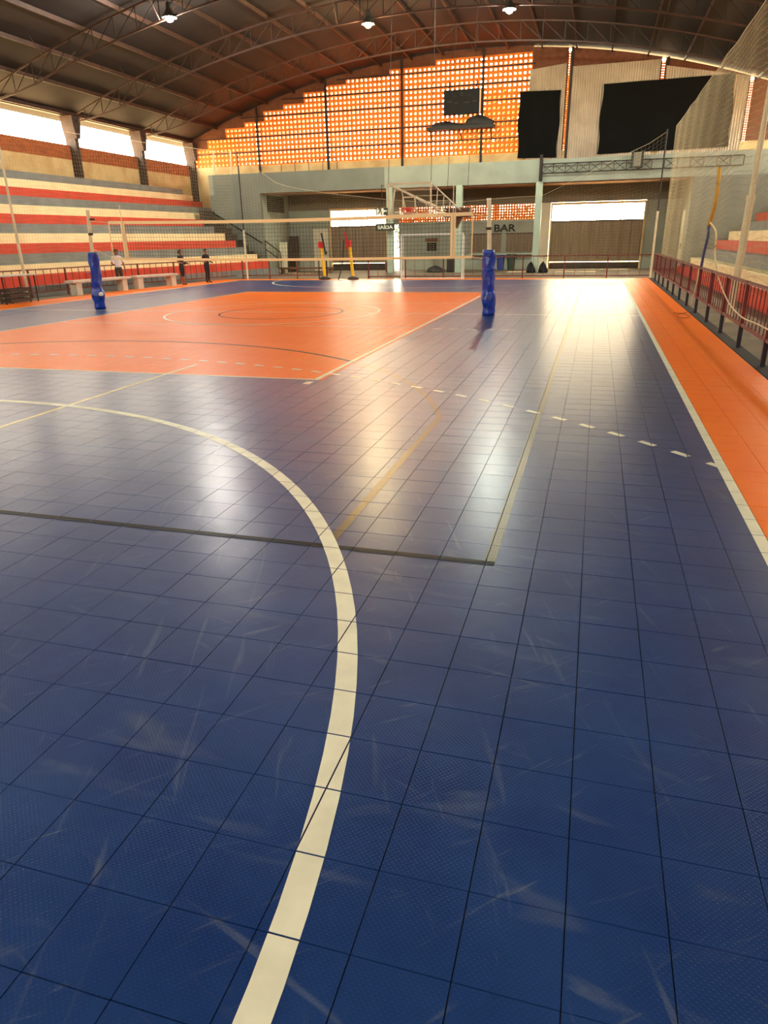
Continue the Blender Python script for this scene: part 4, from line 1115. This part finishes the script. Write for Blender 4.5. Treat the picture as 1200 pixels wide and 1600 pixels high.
cr = empty('wooden_crate', (-21.0, 22.4, 0.02))
for z in (0.06, 0.24, 0.42):
    for x in (-21.3, -20.8): MB().box(x, x + 0.025, 21.9, 22.9, z, z + 0.12).build('slat', 'wood_dark', cr)
    for y in (21.88, 22.9): MB().box(-21.3, -20.775, y, y + 0.02, z, z + 0.12).build('slat', 'wood_dark', cr)
for x in (-21.29, -20.82):
    for y in (21.91, 22.85): MB().box(x, x + 0.04, y, y + 0.04, 0.012, 0.56).build('corner_post', 'wood_dark', cr)
tag(cr, 'dark wooden slatted crate standing under the folding table', 'crate')
def bin_(px, py, Y, w_, h, m, label, name='waste_bin'):
    p = aY(px, py, Y); x = p[0]
    o = empty(name, (x, Y, 0))
    bd_ = MB().lathe(x, Y, [(w_ * 0.78, 0.0), (w_ * 0.82, 0.03), (w_, h * 0.96), (w_ * 1.06, h * 0.96), (w_ * 1.06, h), (w_ * 0.92, h), (w_ * 0.75, 0.06)], 16).build('body', m, o)
    MB().tube([(x + w_ * 1.02 * math.cos(a), Y + w_ * 1.02 * math.sin(a), h * 0.8) for a in [2 * PI * k / 16 for k in range(17)]], 0.02, 5).build('rib', m, bd_)
    tag(o, label, 'bin')
bin_(782, 410, 48.4, 0.26, 0.95, 'bin_blue', 'blue plastic waste bin under the bar counter')
bin_(798.5, 410, 48.4, 0.28, 0.98, 'bin_green', 'dark green plastic waste bin under the bar counter')
bin_(607, 425, 46.5, 0.24, 0.62, 'brown', 'brown bucket standing at the bright exit doorway', 'bucket')
for k, (px, lab) in enumerate(((829, 'dark ball bag lying at the foot of the green pillar'), (848, 'dark round bag beside the green pillar foot'))):
    p = aY(px, 423, 44.5); heap('bag', p[0], 44.5, 0.0, 0.28, 0.28, 0.55, 'black', lab, 'bag')
p = aY(680, 427, 46.0); heap('bag', p[0], 46.0, 0.0, 0.62, 0.35, 0.35, 'charcoal', 'low dark bag lying behind the goal under the board', 'bag')
p = aY(706, 420, 46.2)
o = empty('cabinet', (p[0], 46.2, 0)); MB().bevbox(p[0] - 0.3, p[0] + 0.3, 46.0, 46.5, 0, 0.9, 0.02).build('body', 'black', o); MB().box(p[0] - 0.26, p[0] + 0.26, 45.98, 46.0, 0.05, 0.85).build('door', 'charcoal', o)
tag(o, 'small black cabinet behind the goal beside the green pillar', 'cabinet')
# leaning wooden boards
def board(px0, px1, zt, Y, m, label, lean=0.25, nslat=3):
    x0, x1 = aY(px0, 400, Y)[0], aY(px1, 400, Y)[0]
    o = empty('leaning_board', ((x0 + x1) / 2, Y, 0)); w_ = (x1 - x0) / nslat
    for k in range(nslat):
        a, b = x0 + k * w_ + 0.01, x0 + (k + 1) * w_ - 0.01
        MB().add([(a, Y, 0), (b, Y, 0), (b, Y + 0.04, 0), (a, Y + 0.04, 0), (a, Y + lean, zt), (b, Y + lean, zt), (b, Y + lean + 0.04, zt), (a, Y + lean + 0.04, zt)],
                 [(0, 3, 2, 1), (4, 5, 6, 7), (0, 1, 5, 4), (1, 2, 6, 5), (2, 3, 7, 6), (3, 0, 4, 7)]).build('plank', m, o)
    for z in (0.3, zt - 0.3):
        yq = Y + lean * z / zt - 0.025
        MB().box(x0, x1, yq - 0.02, yq + 0.02, z - 0.06, z + 0.06).build('batten', m, o)
    tag(o, label, 'board')
board(449, 464, 2.35, 48.7, 'wood_dark', 'dark wooden planked board leaning on the green recess wall', 0.5, 3)
board(436, 448, 1.95, 46.6, 'door_cream', 'pale planked board leaning behind the black stair railing', 0.2, 2)
tag(MB().box(aY(436, 430, 46)[0], aY(520, 430, 46)[0], 45.9, 46.3, 0.25, 0.36).box(aY(440, 430, 46)[0], aY(443, 430, 46)[0], 45.95, 46.25, 0, 0.25).box(aY(514, 430, 46)[0], aY(517, 430, 46)[0], 45.95, 46.25, 0, 0.25).build('low_bench', 'brown'), 'long low brown bench inside the recess below the cream door', 'bench')

# ------------------------------------------------------------------ people
def person(x, y, rz, H, top, legs, shorts, label, arm, hairlen=0.0, shoes='cloth_dark'):
    """standing figure, one skinned body mesh with hair as a child; arm = pose of the forearms"""
    V, Ed, Rd = [], [], []
    def v(px, py, pz, r, parent=None):
        V.append((px * H, py * H, pz * H)); Rd.append((r[0] * H, r[1] * H) if isinstance(r, tuple) else (r * H, r * H))
        if parent is not None: Ed.append((parent, len(V) - 1))
        return len(V) - 1
    pel = v(0, 0, 0.53, (0.085, 0.062)); wa = v(0, 0.0, 0.61, (0.075, 0.055), pel); ch = v(0, 0.005, 0.72, (0.095, 0.062), wa)
    sh = v(0, 0.008, 0.805, (0.07, 0.045), ch); nk = v(0, 0.0, 0.855, (0.03, 0.032), sh); hd0 = v(0, -0.008, 0.893, (0.043, 0.05), nk); hd1 = v(0, -0.005, 0.94, (0.048, 0.056), hd0); v(0, 0.0, 0.975, (0.034, 0.04), hd1)
    hands = []
    for s_ in (-1, 1):
        hp_ = v(s_ * 0.052, 0, 0.50, (0.052, 0.058), pel); kn = v(s_ * 0.06, -0.012 + 0.01 * s_, 0.285, 0.036, hp_); cf = v(s_ * 0.062, 0.012 * s_, 0.19, 0.034, kn); an = v(s_ * 0.064, 0.012, 0.045, 0.022, cf)
        v(s_ * 0.072, -0.085, 0.018, (0.024, 0.016), an)
        s0 = v(s_ * 0.112, 0.008, 0.80, 0.036, sh); ap = arm[0 if s_ < 0 else 1]
        el = v(s_ * 0.135 + ap[0] * s_, ap[1], 0.645 + ap[2], 0.026, s0)
        wr_ = v(s_ * 0.135 + ap[3] * s_, ap[4], 0.50 + ap[5], 0.017, el)
        E_ = np.array(V[el]); W_ = np.array(V[wr_]); d = (W_ - E_); d /= np.linalg.norm(d)
        pm = W_ + d * 0.045 * H; v(pm[0] / H, pm[1] / H, pm[2] / H, (0.022, 0.012), wr_)
        hands.append((W_, pm, d, s_))
    me = bpy.data.meshes.new('body'); me.from_pydata(V, Ed, [])
    o = bpy.data.objects.new('body', me); COL.objects.link(o)
    sk = o.modifiers.new('skin', 'SKIN'); sk.use_smooth_shade = True
    for i, rr in enumerate(Rd): me.skin_vertices[0].data[i].radius = rr
    me.skin_vertices[0].data[0].use_root = True
    sb_ = o.modifiers.new('sub', 'SUBSURF'); sb_.levels = 2; sb_.render_levels = 2
    m2 = bpy.data.meshes.new_from_object(o.evaluated_get(bpy.context.evaluated_depsgraph_get()))
    bpy.data.objects.remove(o)
    # fingers, nose, ears joined to the same body mesh
    ex = MB()
    for W_, pm, d, s_ in hands:
        side = np.cross(d, np.array([0, 1.0, 0])); side /= np.linalg.norm(side) + 1e-9
        nrm = np.cross(side, d)
        for k, ln in enumerate((0.036, 0.042, 0.04, 0.03)):
            b0 = pm + side * (k - 1.5) * 0.0095 * H; b1 = b0 + d * ln * 0.55 * H; b2 = b1 + (d * 0.8 - nrm * 0.6) * ln * 0.5 * H
            ex.tube([b0 - d * 0.012 * H, b1, b2], 0.0048 * H, 5, rr=[0.0052 * H, 0.005 * H, 0.004 * H])
        b0 = W_ + d * 0.018 * H + side * 0.018 * H; ex.tube([b0, b0 + (d * 0.6 + side * 0.7) * 0.022 * H, b0 + (d * 1.3 + side * 0.8) * 0.03 * H], 0.005 * H, 5)
    ex.tube([(0, -0.052 * H, 0.925 * H), (0, -0.068 * H, 0.912 * H)], 0.007 * H, 5)
    for s_ in (-1, 1):
        ex.tube([(s_ * 0.046 * H, 0.0, 0.935 * H), (s_ * 0.054 * H, 0.006 * H, 0.915 * H)], 0.010 * H, 5)
    bmh = bmesh.new(); bmh.from_mesh(m2)
    vv = [bmh.verts.new(q) for q in ex.v]
    for f in ex.f: bmh.faces.new([vv[i] for i in f])
    bmh.to_mesh(m2); bmh.free()
    m2.materials.clear()
    for q in ('skin', top, legs, shoes): m2.materials.append(MATS[q])
    for p in m2.polygons:
        c = p.center / H
        armish = abs(c.x) > 0.115
        if c.z < 0.035: i = 3
        elif c.z < 0.56 and not armish: i = 2 if c.z > shorts else 0
        elif c.z < 0.845 and (not armish or c.z > 0.68): i = 1 if c.z >= 0.56 else 0
        else: i = 0
        p.material_index = i; p.use_smooth = True
    root = empty('person', (x, y, 0.0))
    bd = bpy.data.objects.new('body', m2); COL.objects.link(bd); bd.parent = root
    # hair: cap over skull
    hb = MB(); n, r_ = 14, 7; vs = []
    for i in range(r_ + 1):
        a = PI * 0.52 * i / r_ + 0.02
        for k in range(n):
            t_ = 2 * PI * k / n; front = max(0.0, -math.sin(t_))
            rad = 0.060 * math.sin(a) * (1 + 0.06 * math.sin(4 * t_)); zz = 0.942 + 0.058 * math.cos(a) - (hairlen if i == r_ and front < 0.3 else 0) + (0.03 * front if i >= r_ - 1 else 0)
            vs.append((rad * math.cos(t_) * H, (0.006 + rad * 1.08 * math.sin(t_)) * H, zz * H))
    fs = [(i * n + k, i * n + (k + 1) % n, (i + 1) * n + (k + 1) % n, (i + 1) * n + k) for i in range(r_) for k in range(n)] + [tuple(range(n))]
    hm = bpy.data.meshes.new('hair'); hm.from_pydata(vs, [], fs); hm.materials.append(MATS['hair']); hm.polygons.foreach_set('use_smooth', [True] * len(hm.polygons))
    ho = bpy.data.objects.new('hair', hm); COL.objects.link(ho); ho.parent = root
    root.rotation_euler.z = rz
    tag(root, label, 'person')
    return root
down = (0.02, 0.005, 0.0, 0.03, -0.03, 0.0)
bent = (0.02, 0.02, 0.0, -0.04, -0.13, 0.11)
pp = gz(186, 453)
P1 = np.array([-21.68, 29.75]); P2 = np.array([-23.0 + 1.0, 35.9]); P3 = np.array([-21.6, 36.6])
person(P1[0], P1[1], D(60), 1.82, 'shirt_white', 'cloth_camo', 0.29, 'person in white shirt and patterned shorts standing behind the concrete bench', (bent, down), 0.03)
p2 = gz(284, 441); p3 = gz(314, 440)
person(-20.5, 33.35, D(90), 1.72, 'cloth_dark', 'cloth_dark', 0.25, 'person in dark clothes with arms bent standing past the concrete benches', (bent, bent), 0.05)
person(-20.05, 35.1, D(75), 1.72, 'cloth_dark', 'cloth_dark', 0.04, 'person in black top and long black trousers by the stair railing', (bent, bent), 0.0)

# ------------------------------------------------------------------ trees outside the end wall
def tree(x, y, h, rx, rz_, seed, label, name='tree', group=None, leaves=1500, leaf=(0.22, 0.45)):
    rg = random.Random(seed)
    o = empty(name, (x, y, -0.06))
    MB().tube([(x, y, -0.06), (x + 0.2, y, h * 0.45), (x, y + 0.2, h * 0.8)], 0.2, 8, rr=[0.28, 0.2, 0.08]).build('trunk', 'bark', o)
    mb = MB()
    for k in range(leaves):
        a = rg.uniform(0, 2 * PI); u_ = rg.uniform(-1, 1); r_ = rg.uniform(0.2, 1) ** 0.5
        s_ = math.sqrt(1 - u_ * u_)
        c = Vector((x + rx * r_ * s_ * math.cos(a), y + rx * 0.8 * r_ * s_ * math.sin(a), h + rz_ * r_ * u_))
        d1 = Vector((rg.uniform(-1, 1), rg.uniform(-1, 1), rg.uniform(-1, 1))).normalized(); d2 = d1.cross(Vector((rg.uniform(-1, 1), rg.uniform(-1, 1), 0.3))).normalized()
        L_ = rg.uniform(*leaf)
        mb.add([c - d1 * L_, c + d2 * L_ * 0.4, c + d1 * L_, c - d2 * L_ * 0.4], [(0, 1, 2, 3)])
    tag(mb.build('foliage', 'leaf', o, fix=False), kind='stuff')
    tag(o, label, name, group)
tree(-8.2, 60.0, 9.5, 3.4, 3.0, 1, 'leafy tree outside showing through the lattice below the scoreboard')
tree(-4.6, 64.0, 11.0, 2.2, 3.4, 2, 'slender leafy tree outside behind the lattice beside the tarpaulin')
tree(-47.5, 44.0, 10.5, 2.2, 2.4, 3, 'pale leafy tree outside the open window above the bleacher')
for k, (x, y, h, r_) in enumerate(((-13.3, 55.0, 2.5, 1.9), (-9.4, 55.6, 2.6, 1.9), (-5.5, 55.2, 2.4, 1.9))):  # foliage added to darken the sky seen through the low lattice
    tree(x, y, h, r_, 1.9, 10 + k, 'leafy bush added outside to dim the sky behind the low block lattice above the bar', 'bush', 'bushes added outside the low lattice', 2600, (0.08, 0.16))
